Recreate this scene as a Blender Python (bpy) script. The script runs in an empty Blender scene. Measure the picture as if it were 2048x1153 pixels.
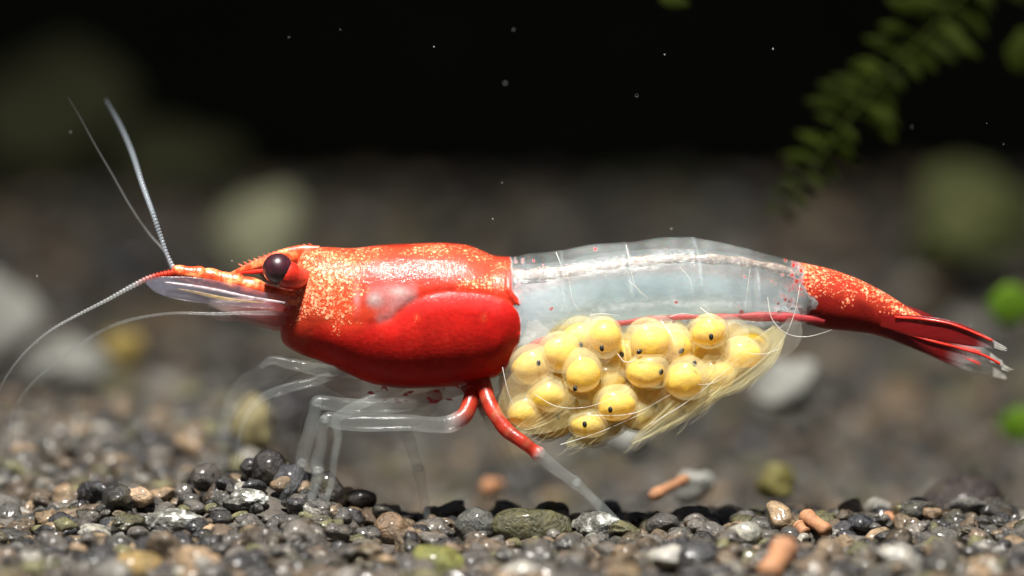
import bpy, math, random
import numpy as np

# ------------------------------------------------------------------ scene, camera, light
# 1 Blender unit = 1 cm
sc = bpy.context.scene
C = sc.collection
sc.unit_settings.system = 'METRIC'
sc.unit_settings.scale_length = 0.01
sc.render.engine = 'CYCLES'
sc.cycles.use_denoising = True
sc.cycles.max_bounces = 10
sc.cycles.transparent_max_bounces = 40
sc.cycles.caustics_reflective = False
sc.cycles.caustics_refractive = False
sc.cycles.sample_clamp_indirect = 6.0
sc.view_settings.view_transform = 'Standard'
sc.view_settings.look = 'None'
sc.view_settings.gamma = 1.0
sc.view_settings.exposure = 0.0

PITCH = math.radians(3.2)
DIST = 18.0
PX = 600.0                       # photograph pixels per cm in the focus plane
TZ = 0.80                        # height of the aim point over the gravel
cp, sp = math.cos(PITCH), math.sin(PITCH)
CAM = np.array([0.0, -DIST * cp, TZ + DIST * sp])
FW = np.array([0.0, cp, -sp]); UP = np.array([0.0, sp, cp]); RT = np.array([1.0, 0.0, 0.0])
cam_data = bpy.data.cameras.new('camera')
cam = bpy.data.objects.new('camera', cam_data); C.objects.link(cam)
cam.location = CAM
cam.rotation_euler = (math.pi / 2 - PITCH, 0, 0)
cam_data.sensor_width = 36.0
cam_data.lens = 36.0 * DIST / (2048 / PX)
cam_data.clip_start = 0.1; cam_data.clip_end = 200
cam_data.dof.use_dof = True
cam_data.dof.focus_distance = DIST + 0.0
cam_data.dof.aperture_fstop = 0.43
sc.camera = cam

world = bpy.data.worlds.new('World'); sc.world = world
world.use_nodes = True
bg = world.node_tree.nodes['Background']
bg.inputs[0].default_value = (0.75, 0.85, 1.0, 1); bg.inputs[1].default_value = 0.12

ld = bpy.data.lights.new('aquarium_lamp', 'AREA')
ld.shape = 'DISK'; ld.size = 2.2; ld.energy = 2950; ld.color = (1.0, 0.965, 0.91)
lamp = bpy.data.objects.new('aquarium_lamp', ld); C.objects.link(lamp)
ld.spread = math.radians(84)
lamp.location = (-1.5, -8.2, 18.2)
lamp.rotation_euler = (math.radians(24.0), math.radians(-4), 0)

# ------------------------------------------------------------------ helpers
rng = np.random.default_rng(7)
random.seed(7)

def W(px, py, dy):
    """point at depth y=dy that shows at photo pixel (px, py); arrays allowed"""
    px = np.asarray(px, float); py = np.asarray(py, float); dy = np.asarray(dy, float)
    a = (px - 1024) / PX / DIST; b = (576.5 - py) / PX / DIST
    t = (dy - CAM[1]) / (cp + b * sp)
    return np.stack(np.broadcast_arrays(CAM[0] + t * a, dy + 0 * t, CAM[2] + t * (-sp + b * cp)), -1)

def mesh_np(name, verts, faces, smooth=True):
    verts = np.ascontiguousarray(verts, dtype=np.float32); faces = np.ascontiguousarray(faces, dtype=np.int32)
    k = faces.shape[1]; n = len(faces)
    m = bpy.data.meshes.new(name)
    m.vertices.add(len(verts)); m.vertices.foreach_set('co', verts.ravel())
    m.loops.add(n * k); m.loops.foreach_set('vertex_index', faces.ravel())
    m.polygons.add(n)
    m.polygons.foreach_set('loop_start', np.arange(0, n * k, k, dtype=np.int32))
    m.polygons.foreach_set('loop_total', np.full(n, k, dtype=np.int32))
    m.update(calc_edges=True)
    if smooth: m.polygons.foreach_set('use_smooth', np.ones(n, dtype=bool))
    return m

def vcol(m, name, rgba):
    a = m.color_attributes.new(name, 'FLOAT_COLOR', 'POINT')
    rgba = np.asarray(rgba, np.float32)
    if rgba.shape[1] == 3: rgba = np.concatenate([rgba, np.ones((len(rgba), 1), np.float32)], 1)
    a.data.foreach_set('color', np.ascontiguousarray(rgba, np.float32).ravel())

def link(name, mesh, mat, parent=None):
    o = bpy.data.objects.new(name, mesh); C.objects.link(o)
    if mat is not None and len(mesh.materials) == 0: mesh.materials.append(mat)
    if parent is not None: o.parent = parent
    return o

def empty(name, loc=(0, 0, 0)):
    o = bpy.data.objects.new(name, None); C.objects.link(o); o.location = loc
    o.empty_display_size = 0.05
    return o

def tag(o, label, cat, group=None):
    o['label'] = label; o['category'] = cat
    if group: o['group'] = group
    return o

def child(o, parent):
    """parent keeping world place (parents are unrotated empties)"""
    o.parent = parent
    p = parent; off = np.zeros(3)
    while p is not None:
        off += np.array(p.location); p = p.parent
    o.location = tuple(np.array(o.location) - off)
    return o

def catmull(P, n):
    P = np.asarray(P, float)
    d = np.r_[0, np.cumsum(np.linalg.norm(np.diff(P[:, :2], axis=0), axis=1) + 1e-6)]
    t = np.linspace(0, d[-1], n)
    out = np.empty((n, P.shape[1]))
    m = np.gradient(P, d, axis=0)
    i = np.clip(np.searchsorted(d, t, 'right') - 1, 0, len(d) - 2)
    h = (d[i + 1] - d[i]); s = ((t - d[i]) / h)[:, None]; h = h[:, None]
    out = (2*s**3-3*s**2+1)*P[i] + (s**3-2*s**2+s)*h*m[i] + (-2*s**3+3*s**2)*P[i+1] + (s**3-s**2)*h*m[i+1]
    return out, t / d[-1]

def ring_mesh(name, rings, cap=True):
    """rings: (n, k, 3)"""
    n, k, _ = rings.shape
    v = rings.reshape(-1, 3)
    i, j = np.meshgrid(np.arange(n - 1), np.arange(k), indexing='ij')
    j2 = (j + 1) % k
    f = np.stack([i*k+j, i*k+j2, (i+1)*k+j2, (i+1)*k+j], -1).reshape(-1, 4)
    if cap:
        c0 = len(v); v = np.concatenate([v, rings[0].mean(0)[None], rings[-1].mean(0)[None]])
        jj = np.arange(k); j2 = (jj + 1) % k
        f = np.concatenate([f, np.stack([np.full(k, c0), j2, jj, jj], -1)[:, [0, 1, 2, 2]],
                            np.stack([np.full(k, c0+1), (n-1)*k+jj, (n-1)*k+j2, (n-1)*k+j2], -1)])
        tri = f[:, 2] == f[:, 3]
        quads = f[~tri]; tris = f[tri][:, :3]
        m = bpy.data.meshes.new(name)
        loops = np.concatenate([quads.ravel(), tris.ravel()]).astype(np.int32)
        tot = np.concatenate([np.full(len(quads), 4), np.full(len(tris), 3)]).astype(np.int32)
        start = np.concatenate([[0], np.cumsum(tot)[:-1]]).astype(np.int32)
        m.vertices.add(len(v)); m.vertices.foreach_set('co', np.ascontiguousarray(v, np.float32).ravel())
        m.loops.add(len(loops)); m.loops.foreach_set('vertex_index', loops)
        m.polygons.add(len(tot)); m.polygons.foreach_set('loop_start', start); m.polygons.foreach_set('loop_total', tot)
        m.update(calc_edges=True)
        m.polygons.foreach_set('use_smooth', np.ones(len(tot), bool))
        return m
    return mesh_np(name, v, f)

def tube_rings(P, n=60, k=14, flat=1.0, bead=0.0, beads=0, jit=0.0):
    """P rows: px, py, dy, radius in px.  flat: depth radius / picture radius"""
    S, t = catmull(P, n)
    c = W(S[:, 0], S[:, 1], S[:, 2])
    r = np.maximum(S[:, 3], 0.25) / PX
    if beads: r = r * (1 + bead * np.cos(t * beads * 2 * math.pi))
    if jit: r = r * (1 + jit * np.sin(t * 41 + 1.3) * np.sin(t * 17))
    T = np.gradient(c, axis=0); T /= np.linalg.norm(T, axis=1)[:, None] + 1e-12
    N = np.cross(np.array([0, 1.0, 0]), T); N /= np.linalg.norm(N, axis=1)[:, None] + 1e-12
    B = np.cross(T, N)
    a = np.linspace(0, 2 * math.pi, k, endpoint=False)
    R = c[:, None] + r[:, None, None] * (np.cos(a)[None, :, None] * N[:, None] + flat * np.sin(a)[None, :, None] * B[:, None])
    return R, t

def tube(name, P, mat, parent, n=60, k=14, flat=1.0, bead=0.0, beads=0, colf=None, jit=0.0):
    R, t = tube_rings(P, n, k, flat, bead, beads, jit)
    m = ring_mesh(name, R)
    if colf is not None:
        col = np.array([colf(x) for x in t])
        col = np.repeat(col, k, axis=0)
        col = np.concatenate([col, col[:1], col[-1:]])
        vcol(m, 'tint', col)
    return link(name, m, mat, parent)

def merge_rings(name, many, k):
    vs, fs, off = [], [], 0
    for R in many:
        n = R.shape[0]
        i, j = np.meshgrid(np.arange(n - 1), np.arange(k), indexing='ij'); j2 = (j + 1) % k
        vs.append(R.reshape(-1, 3)); fs.append(np.stack([i*k+j, i*k+j2, (i+1)*k+j2, (i+1)*k+j], -1).reshape(-1, 4) + off)
        off += n * k
    return mesh_np(name, np.concatenate(vs), np.concatenate(fs))

def sstep(a, b, x):
    t = np.clip((x - a) / (b - a), 0, 1); return t * t * (3 - 2 * t)

def wave(x, y, seed, freq, n=9):
    r = np.random.default_rng(seed); s = 0
    for _ in range(n):
        a = r.uniform(0, 2 * math.pi); f = freq * r.uniform(0.6, 1.7)
        s = s + np.sin((x * math.cos(a) + y * math.sin(a)) * f + r.uniform(0, 6.28))
    return s / n * 1.6

# ------------------------------------------------------------------ materials
def new_mat(name):
    m = bpy.data.materials.new(name); m.use_nodes = True
    nt = m.node_tree; nt.nodes.clear()
    return m, nt, nt.nodes, nt.links

def noise(nt, scale, detail=4, rough=0.6, coord='Object'):
    tc = nt.nodes.new('ShaderNodeTexCoord')
    n = nt.nodes.new('ShaderNodeTexNoise'); n.inputs['Scale'].default_value = scale
    n.inputs['Detail'].default_value = detail; n.inputs['Roughness'].default_value = rough
    nt.links.new(tc.outputs[coord], n.inputs['Vector'])
    return n

def ramp(nt, src, stops):
    r = nt.nodes.new('ShaderNodeValToRGB')
    e = r.color_ramp.elements
    while len(e) < len(stops): e.new(0.5)
    for x, (p, c) in zip(e, stops):
        x.position = p; x.color = c if len(c) == 4 else (*c, 1)
    nt.links.new(src, r.inputs[0]); return r

def mixc(nt, a, b, fac, mode='MIX'):
    n = nt.nodes.new('ShaderNodeMix'); n.data_type = 'RGBA'; n.blend_type = mode
    for s, v in ((0, fac), (6, a), (7, b)):
        if hasattr(v, 'is_linked') or hasattr(v, 'links'): nt.links.new(v, n.inputs[s])
        elif s == 0: n.inputs[0].default_value = v
        else: n.inputs[s].default_value = (*v[:3], 1)
    return n.outputs[2]

def math_n(nt, op, a, b=None, clamp=False):
    n = nt.nodes.new('ShaderNodeMath'); n.operation = op; n.use_clamp = clamp
    for s, v in ((0, a), (1, b)):
        if v is None: continue
        if hasattr(v, 'links'): nt.links.new(v, n.inputs[s])
        else: n.inputs[s].default_value = v
    return n.outputs[0]

def bump(nt, h, strength, dist):
    b = nt.nodes.new('ShaderNodeBump'); b.inputs['Strength'].default_value = strength; b.inputs['Distance'].default_value = dist
    nt.links.new(h, b.inputs['Height']); return b.outputs[0]

def fresnel(nt, ior, normal):
    """Fresnel that treats both faces of a thin skin alike (no total reflection from inside)"""
    N = nt.nodes; L = nt.links
    fr = N.new('ShaderNodeFresnel'); g = N.new('ShaderNodeNewGeometry'); mx = N.new('ShaderNodeMix')
    L.new(g.outputs['Backfacing'], mx.inputs[0]); mx.inputs[2].default_value = ior; mx.inputs[3].default_value = 1.0 / ior
    L.new(mx.outputs[0], fr.inputs[0]); L.new(normal, fr.inputs['Normal'])
    return fr

def clear_mat(name, color, milk, ior=1.25, rough=0.12, sss=0.0, bumps=(40, 0.25, 0.01), attr=None, mottling=0.3):
    """thin translucent chitin: see-through, a little milky, glossy by Fresnel"""
    m, nt, N, L = new_mat(name)
    out = N.new('ShaderNodeOutputMaterial')
    p = N.new('ShaderNodeBsdfPrincipled')
    p.inputs['Roughness'].default_value = 0.35
    tr = N.new('ShaderNodeBsdfTransparent'); gl = N.new('ShaderNodeBsdfGlossy'); gl.inputs['Roughness'].default_value = rough
    tl = N.new('ShaderNodeBsdfTranslucent')
    nz = noise(nt, bumps[0], 5, 0.6)
    nb = bump(nt, nz.outputs[0], bumps[1], bumps[2])
    for x in (p, gl, tl): L.new(nb, x.inputs['Normal'])
    nz2 = noise(nt, bumps[0] * 0.25, 3, 0.6)
    fr = fresnel(nt, ior, nb)
    if attr:
        at = N.new('ShaderNodeAttribute'); at.attribute_name = attr
        L.new(at.outputs['Color'], p.inputs['Base Color']); L.new(at.outputs['Color'], tl.inputs['Color'])
        op = at.outputs['Alpha']
    else:
        p.inputs['Base Color'].default_value = (*color, 1); tl.inputs['Color'].default_value = (*color, 1)
        op = milk
    mo = math_n(nt, 'MULTIPLY_ADD', nz2.outputs[0], mottling * 2); 
    mo.node.inputs[2].default_value = 1 - mottling
    opm = math_n(nt, 'MULTIPLY', op, mo, True)
    half = N.new('ShaderNodeMixShader'); half.inputs[0].default_value = 0.45
    L.new(p.outputs[0], half.inputs[1]); L.new(tl.outputs[0], half.inputs[2])
    m1 = N.new('ShaderNodeMixShader'); L.new(opm, m1.inputs[0]); L.new(tr.outputs[0], m1.inputs[1]); L.new(half.outputs[0], m1.inputs[2])
    m2 = N.new('ShaderNodeMixShader'); L.new(fr.outputs[0], m2.inputs[0]); L.new(m1.outputs[0], m2.inputs[1]); L.new(gl.outputs[0], m2.inputs[2])
    L.new(m2.outputs[0], out.inputs[0])
    return m

def body_material():
    m, nt, N, L = new_mat('shrimp_skin')
    out = N.new('ShaderNodeOutputMaterial')
    ta = N.new('ShaderNodeAttribute'); ta.attribute_name = 'tint'      # pigment colour, alpha = opacity
    za = N.new('ShaderNodeAttribute'); za.attribute_name = 'zone'      # R: pigment grain density
    sep = N.new('ShaderNodeSeparateColor'); L.new(za.outputs['Color'], sep.inputs[0])
    dens = sep.outputs[0]; deep = sep.outputs[1]
    n1 = noise(nt, 24, 6, 0.72); n2 = noise(nt, 70, 4, 0.65); n3 = noise(nt, 9, 3, 0.5)
    tcv = N.new('ShaderNodeTexCoord')
    wob = N.new('ShaderNodeVectorMath'); wob.operation = 'MULTIPLY_ADD'
    L.new(n2.outputs['Color'], wob.inputs[0]); wob.inputs[1].default_value = (0.008, 0.008, 0.008); L.new(tcv.outputs['Object'], wob.inputs[2])
    def granules(scale, gain, off):
        v = N.new('ShaderNodeTexVoronoi'); v.inputs['Scale'].default_value = scale; v.inputs['Randomness'].default_value = 1.0
        L.new(wob.outputs[0], v.inputs['Vector'])
        sv = N.new('ShaderNodeSeparateColor'); L.new(v.outputs['Color'], sv.inputs[0])
        dd = math_n(nt, 'ADD', math_n(nt, 'MULTIPLY', dens, gain), math_n(nt, 'ADD', math_n(nt, 'MULTIPLY', math_n(nt, 'SUBTRACT', n1.outputs[0], 0.5), 1.6), math_n(nt, 'MULTIPLY', math_n(nt, 'SUBTRACT', n3.outputs[0], 0.5), 1.5)))
        on = math_n(nt, 'MULTIPLY', math_n(nt, 'SUBTRACT', dd, math_n(nt, 'ADD', sv.outputs[0], off)), 9.0, True)
        edge = math_n(nt, 'MULTIPLY', math_n(nt, 'SUBTRACT', 0.62, v.outputs['Distance']), 5.0, True)
        return math_n(nt, 'MULTIPLY', on, edge), sv.outputs[1]
    f1, g1 = granules(150, 1.0, 0.08); f2, g2 = granules(78, 0.85, 0.20)
    gate = math_n(nt, 'MULTIPLY', dens, 8.0, True)
    fac = math_n(nt, 'MULTIPLY', math_n(nt, 'MAXIMUM', f1, f2), gate)
    hot = math_n(nt, 'MAXIMUM', math_n(nt, 'MULTIPLY', f2, g2), math_n(nt, 'MULTIPLY', math_n(nt, 'MULTIPLY', f1, g1), 0.8))
    grain = mixc(nt, (0.70, 0.115, 0.032), (0.95, 0.46, 0.27), hot)
    mott = ramp(nt, n3.outputs[0], [(0.3, (0.72, 0.72, 0.72)), (0.7, (1.12, 1.12, 1.12))])
    fine = ramp(nt, n2.outputs[0], [(0.35, (0.86, 0.86, 0.86)), (0.68, (1.15, 1.15, 1.15))])
    base = mixc(nt, ta.outputs['Color'], mott.outputs[0], 1.0, 'MULTIPLY')
    base = mixc(nt, base, fine.outputs[0], 1.0, 'MULTIPLY')
    col = mixc(nt, base, grain, fac)
    h = math_n(nt, 'ADD', math_n(nt, 'MULTIPLY', fac, 0.5), math_n(nt, 'MULTIPLY', n2.outputs[0], 0.35))
    nb = bump(nt, h, 0.6, 0.006)
    nb2 = bump(nt, noise(nt, 13, 6, 0.7).outputs[0], 0.30, 0.025)
    p = N.new('ShaderNodeBsdfPrincipled')
    L.new(col, p.inputs['Base Color']); L.new(nb, p.inputs['Normal'])
    p.inputs['Roughness'].default_value = 0.55
    p.inputs['Specular IOR Level'].default_value = 0.15
    p.inputs['Coat Weight'].default_value = 0.0
    p.inputs['Subsurface Weight'].default_value = 0.35
    p.inputs['Subsurface Radius'].default_value = (0.08, 0.02, 0.012)
    p.inputs['Subsurface Scale'].default_value = 0.12
    tr = N.new('ShaderNodeBsdfTransparent')
    gl = N.new('ShaderNodeBsdfGlossy'); gl.inputs['Roughness'].default_value = 0.11; L.new(nb2, gl.inputs['Normal'])
    fr = fresnel(nt, 1.33, nb2)
    gfac = math_n(nt, 'MULTIPLY', fr.outputs[0], deep)
    opm = math_n(nt, 'MAXIMUM', ta.outputs['Alpha'], math_n(nt, 'MULTIPLY', fac, 0.9), True)
    m1 = N.new('ShaderNodeMixShader'); L.new(opm, m1.inputs[0]); L.new(tr.outputs[0], m1.inputs[1]); L.new(p.outputs[0], m1.inputs[2])
    m2 = N.new('ShaderNodeMixShader'); L.new(gfac, m2.inputs[0]); L.new(m1.outputs[0], m2.inputs[1]); L.new(gl.outputs[0], m2.inputs[2])
    L.new(m2.outputs[0], out.inputs[0])
    return m

def pbr(name, color, rough=0.5, coat=0.0, spec=0.5, sss=0.0, sssr=(0.1, 0.05, 0.02), nscale=20, contrast=0.35, bumpd=0.01, bstr=0.4, metal=0.0, c2=None, alpha=1.0, use_obj=None):
    m, nt, N, L = new_mat(name)
    out = N.new('ShaderNodeOutputMaterial'); p = N.new('ShaderNodeBsdfPrincipled')
    nz = noise(nt, nscale, 6, 0.62)
    lo = 1 - contrast
    if use_obj:
        src = N.new('ShaderNodeObjectInfo').outputs['Color'] if use_obj == 'object' else None
        if src is None:
            a = N.new('ShaderNodeAttribute'); a.attribute_name = use_obj; src = a.outputs['Color']
        r = ramp(nt, nz.outputs[0], [(0.32, (lo, lo, lo)), (0.68, (1 + contrast, 1 + contrast, 1 + contrast))])
        col = mixc(nt, src, r.outputs[0], 1.0, 'MULTIPLY')
    else:
        b2 = c2 if c2 else tuple(min(1, x * (1 + contrast)) for x in color)
        r = ramp(nt, nz.outputs[0], [(0.32, tuple(x * lo for x in color)), (0.5, color), (0.68, b2)])
        col = r.outputs[0]
    L.new(col, p.inputs['Base Color'])
    nf = noise(nt, nscale * 3.1, 5, 0.65)
    L.new(bump(nt, math_n(nt, 'ADD', nz.outputs[0], math_n(nt, 'MULTIPLY', nf.outputs[0], 0.5)), bstr, bumpd), p.inputs['Normal'])
    rr = math_n(nt, 'MULTIPLY_ADD', nf.outputs[0], 0.3); rr.node.inputs[2].default_value = max(0.02, rough - 0.15)
    L.new(rr, p.inputs['Roughness'])
    p.inputs['Specular IOR Level'].default_value = spec; p.inputs['Coat Weight'].default_value = coat; p.inputs['Coat Roughness'].default_value = 0.12
    p.inputs['Metallic'].default_value = metal
    if sss:
        p.inputs['Subsurface Weight'].default_value = sss; p.inputs['Subsurface Radius'].default_value = sssr; p.inputs['Subsurface Scale'].default_value = 1.0
    p.inputs['Alpha'].default_value = alpha
    L.new(p.outputs[0], out.inputs[0])
    return m

def pebble_mat(name, use):
    m, nt, N, L = new_mat(name)
    out = N.new('ShaderNodeOutputMaterial'); p = N.new('ShaderNodeBsdfPrincipled')
    if use == 'object': src = N.new('ShaderNodeObjectInfo').outputs['Color']
    else:
        a = N.new('ShaderNodeAttribute'); a.attribute_name = use; src = a.outputs['Color']
    geo = N.new('ShaderNodeNewGeometry')
    def wn(scale, detail=5, r=0.62):
        n = N.new('ShaderNodeTexNoise'); n.inputs['Scale'].default_value = scale; n.inputs['Detail'].default_value = detail; n.inputs['Roughness'].default_value = r
        L.new(geo.outputs['Position'], n.inputs['Vector']); return n
    n1 = wn(26); n2 = wn(85, 4, 0.7); n3 = wn(7, 2)
    r = ramp(nt, n1.outputs[0], [(0.3, (0.5, 0.5, 0.5)), (0.5, (1, 1, 1)), (0.7, (1.75, 1.65, 1.5))])
    col = mixc(nt, src, r.outputs[0], 1.0, 'MULTIPLY')
    crust = ramp(nt, n2.outputs[0], [(0.62, (0, 0, 0)), (0.72, (1, 1, 1))])
    cf = math_n(nt, 'MULTIPLY', crust.outputs[0], 0.35)
    col = mixc(nt, col, (0.30, 0.28, 0.24), cf)
    alg = ramp(nt, n3.outputs[0], [(0.58, (0, 0, 0)), (0.75, (1, 1, 1))])
    col = mixc(nt, col, (0.085, 0.075, 0.02), math_n(nt, 'MULTIPLY', alg.outputs[0], 0.4))
    L.new(col, p.inputs['Base Color'])
    hb = math_n(nt, 'ADD', math_n(nt, 'MULTIPLY', n1.outputs[0], 0.8), math_n(nt, 'MULTIPLY', n2.outputs[0], 0.5))
    L.new(bump(nt, hb, 0.9, 0.018), p.inputs['Normal'])
    rr = ramp(nt, n1.outputs[0], [(0.35, (0.18, 0.18, 0.18)), (0.65, (0.5, 0.5, 0.5))])
    L.new(rr.outputs[0], p.inputs['Roughness'])
    p.inputs['Specular IOR Level'].default_value = 0.45
    p.inputs['Coat Weight'].default_value = 0.35; p.inputs['Coat Roughness'].default_value = 0.15
    L.new(p.outputs[0], out.inputs[0])
    return m

M_BODY = body_material()
M_PEB_O = pebble_mat('gravel_grain', 'object')
M_PEB_S = pebble_mat('gravel_mass', 'tint')
M_GROUND = pbr('silt', (0.05, 0.042, 0.034), 0.7, nscale=9, contrast=0.5, bumpd=0.03, bstr=0.8)
M_WALL = pbr('tank_wall', (0.0085, 0.0085, 0.006), 0.8, spec=0.05, nscale=1.5, contrast=0.3)
M_ORANGE = pbr('orange_chitin', (0.66, 0.075, 0.018), 0.35, coat=0.3, nscale=30, contrast=0.5, c2=(0.95, 0.42, 0.16), sss=0.2, sssr=(0.03, 0.01, 0.006), bumpd=0.004, bstr=0.6)
M_RED = pbr('red_chitin', (0.55, 0.022, 0.010), 0.35, coat=0.25, nscale=34, contrast=0.45, sss=0.25, sssr=(0.05, 0.012, 0.008), bumpd=0.004)
M_EYE = pbr('eye_cornea', (0.032, 0.007, 0.012), 0.35, coat=0.5, nscale=24, contrast=0.4, c2=(0.06, 0.010, 0.016), bumpd=0.001, bstr=0.1)
M_LEG = clear_mat('leg_chitin', None, None, 1.20, 0.10, bumps=(60, 0.35, 0.006), attr='tint')
M_CLEAR = clear_mat('clear_chitin', (0.75, 0.80, 0.80), 0.10, 1.25, 0.12)
M_SCALE = clear_mat('scale_chitin', (0.40, 0.40, 0.52), 0.14, 1.2, 0.12)
M_FLAG = pbr('flagellum', (0.55, 0.60, 0.66), 0.3, coat=0.3, nscale=60, contrast=0.3, bumpd=0.003, alpha=0.5)
M_FLAGRED = clear_mat('flagellum_red', None, None, 1.25, 0.15, bumps=(80, 0.3, 0.004), attr='tint')
M_MUSCLE = clear_mat('muscle', (0.50, 0.60, 0.60), 0.60, 1.03, 0.4, bumps=(5, 0.35, 0.04), attr='tint', mottling=0.5)
M_GUT = pbr('gut', (0.33, 0.23, 0.175), 0.25, coat=1.0, spec=0.8, nscale=45, contrast=0.35, c2=(0.62, 0.52, 0.42), bumpd=0.02, bstr=0.9, alpha=0.75)
M_NERVE = pbr('red_strand', (0.42, 0.03, 0.035), 0.5, nscale=20, contrast=0.4, alpha=0.75)
M_PLEO = clear_mat('swimmeret', (0.98, 0.88, 0.45), 0.13, 1.08, 0.2, bumps=(14, 0.4, 0.02))
M_PLEOW = clear_mat('pleura', (0.92, 0.90, 0.80), 0.07, 1.10, 0.15, bumps=(8, 0.2, 0.01))
M_SETA = pbr('bristle', (0.90, 0.80, 0.48), 0.3, coat=0.3, nscale=12, contrast=0.3, alpha=0.26)
M_SETAW = pbr('pale_bristle', (0.80, 0.78, 0.70), 0.25, coat=0.4, nscale=14, contrast=0.4, alpha=0.38)
M_EGG = clear_mat('egg_membrane', (0.98, 0.93, 0.56), 0.27, 1.15, 0.08, bumps=(18, 0.15, 0.01))
M_YOLK = clear_mat('egg_yolk', (0.97, 0.68, 0.045), 0.92, 1.04, 0.3, bumps=(24, 0.5, 0.02), mottling=0.2)
M_SPOT = pbr('eye_spot', (0.012, 0.010, 0.008), 0.3, nscale=60, contrast=0.3)
M_UROPOD = clear_mat('uropod', None, None, 1.16, 0.12, bumps=(50, 0.4, 0.006), attr='tint', mottling=0.1)
M_CLAY = pbr('clay_rod', (0.30, 0.145, 0.072), 0.65, nscale=22, contrast=0.3, bumpd=0.012, spec=0.3)
M_ROCK = pbr('pale_rock', (0.20, 0.20, 0.125), 0.7, nscale=2.4, contrast=0.45, bumpd=0.05, spec=0.2)
M_ROCKG = pbr('mossy_rock', (0.060, 0.066, 0.022), 0.8, nscale=2.2, contrast=0.5, bumpd=0.08, spec=0.2)
M_ROCKW = pbr('white_rock', (0.20, 0.20, 0.18), 0.7, nscale=3, contrast=0.35, bumpd=0.05, spec=0.2)
M_CRUST = pbr('crusted_stone', (0.16, 0.155, 0.13), 0.35, coat=0.5, nscale=22, contrast=0.85, c2=(0.75, 0.77, 0.74), bumpd=0.03, bstr=1.0)
M_LEAF = pbr('moss_leaf', (0.013, 0.019, 0.0013), 0.75, spec=0.05, nscale=6, contrast=0.4)  # base colour darkened to carry the shade the sprig hangs in
M_LEAFB = pbr('bright_leaf', (0.085, 0.17, 0.010), 0.7, spec=0.1, nscale=8, contrast=0.2, sss=0.2)
M_SPECK = pbr('speck', (0.45, 0.45, 0.42), 0.5)

# ------------------------------------------------------------------ the setting: gravel bed and dark back of the tank
def ground_h(X, Y):
    X = np.asarray(X, float); Y = np.asarray(Y, float)
    z = -0.035 + 0.02 * wave(X, Y, 3, 3.0)
    left = sstep(-0.60, -1.15, X)
    # low crest just behind the feet, higher where the grains pile up left of the legs
    crest = np.exp(-((Y - 0.30) / 0.45) ** 2)
    z = z + crest * (0.02 + 0.17 * np.exp(-((X + 0.82) / 0.22) ** 2) + 0.08 * np.exp(-((X + 1.35) / 0.3) ** 2))
    dip = sstep(0.45, 1.9, Y)
    left = left * sstep(7.5, 3.0, Y)
    z = z - dip * (0.40 - 0.48 * left) + left * sstep(0.3, 2.6, Y) * 0.06
    z = z + sstep(2.0, 16.0, Y) * 0.85
    z = z + sstep(2.5, 5, Y) * 0.10 * wave(X, Y, 5, 1.1)
    return z

gx = np.linspace(-7, 7, 161); gy = np.linspace(-4, 19, 221)
GX, GY = np.meshgrid(gx, gy, indexing='ij')
gv = np.stack([GX, GY, ground_h(GX, GY) - 0.03], -1).reshape(-1, 3)
i, j = np.meshgrid(np.arange(160), np.arange(220), indexing='ij')
gf = np.stack([i*221+j, (i+1)*221+j, (i+1)*221+j+1, i*221+j+1], -1).reshape(-1, 4)
o = link('ground', mesh_np('ground', gv, gf), M_GROUND); o['kind'] = 'structure'
wv = np.array([[-12, 19, -2], [12, 19, -2], [12, 19, 14], [-12, 19, 14], [-12, 19.3, -2], [12, 19.3, -2], [12, 19.3, 14], [-12, 19.3, 14]], float)
wf = np.array([[0, 1, 2, 3], [5, 4, 7, 6], [0, 3, 7, 4], [1, 5, 6, 2], [3, 2, 6, 7], [0, 4, 5, 1]])
o = link('tank_back_wall', mesh_np('tank_back_wall', wv, wf, False), M_WALL); o['kind'] = 'structure'

# ------------------------------------------------------------------ gravel
def ico(sub):
    import bmesh
    bm = bmesh.new(); bmesh.ops.create_icosphere(bm, subdivisions=sub, radius=1.0)
    v = np.array([x.co[:] for x in bm.verts]); f = np.array([[q.index for q in x.verts] for x in bm.faces]); bm.free()
    return v, f
ICO = {s: ico(s) for s in (2, 3, 4)}

def lump(v, seed, amp=0.16, sq=(1, 1, 1), rough=0.03, planes=True):
    r = np.random.default_rng(seed); d = np.zeros(len(v))
    for f, a in ((1.3, amp), (2.6, amp * 0.55), (5.5, rough), (11, rough * 0.5)):
        for _ in range(3):
            k = r.normal(size=3); k /= np.linalg.norm(k)
            d += a / 1.7 * np.sin(v @ k * f * 2 + r.uniform(0, 6.28))
    w = v * (1 + d)[:, None]
    # a few planed-off faces
    for _ in range(r.integers(1, 5) if planes else 0):
        k = r.normal(size=3); k /= np.linalg.norm(k); c = r.uniform(0.62, 0.85)
        e = w @ k; w -= np.maximum(e - c, 0)[:, None] * k[None] * 0.75
    return w * np.array(sq)[None]

PAL = [((0.058, 0.054, 0.048), 'dark grey'), ((0.092, 0.082, 0.070), 'mid grey'), ((0.022, 0.021, 0.023), 'black'),
       ((0.110, 0.080, 0.052), 'brown'), ((0.210, 0.145, 0.085), 'tan'), ((0.230, 0.220, 0.195), 'pale grey'), ((0.100, 0.095, 0.045), 'olive')]
PW = np.array([0.27, 0.18, 0.14, 0.20, 0.07, 0.06, 0.08])

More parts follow.
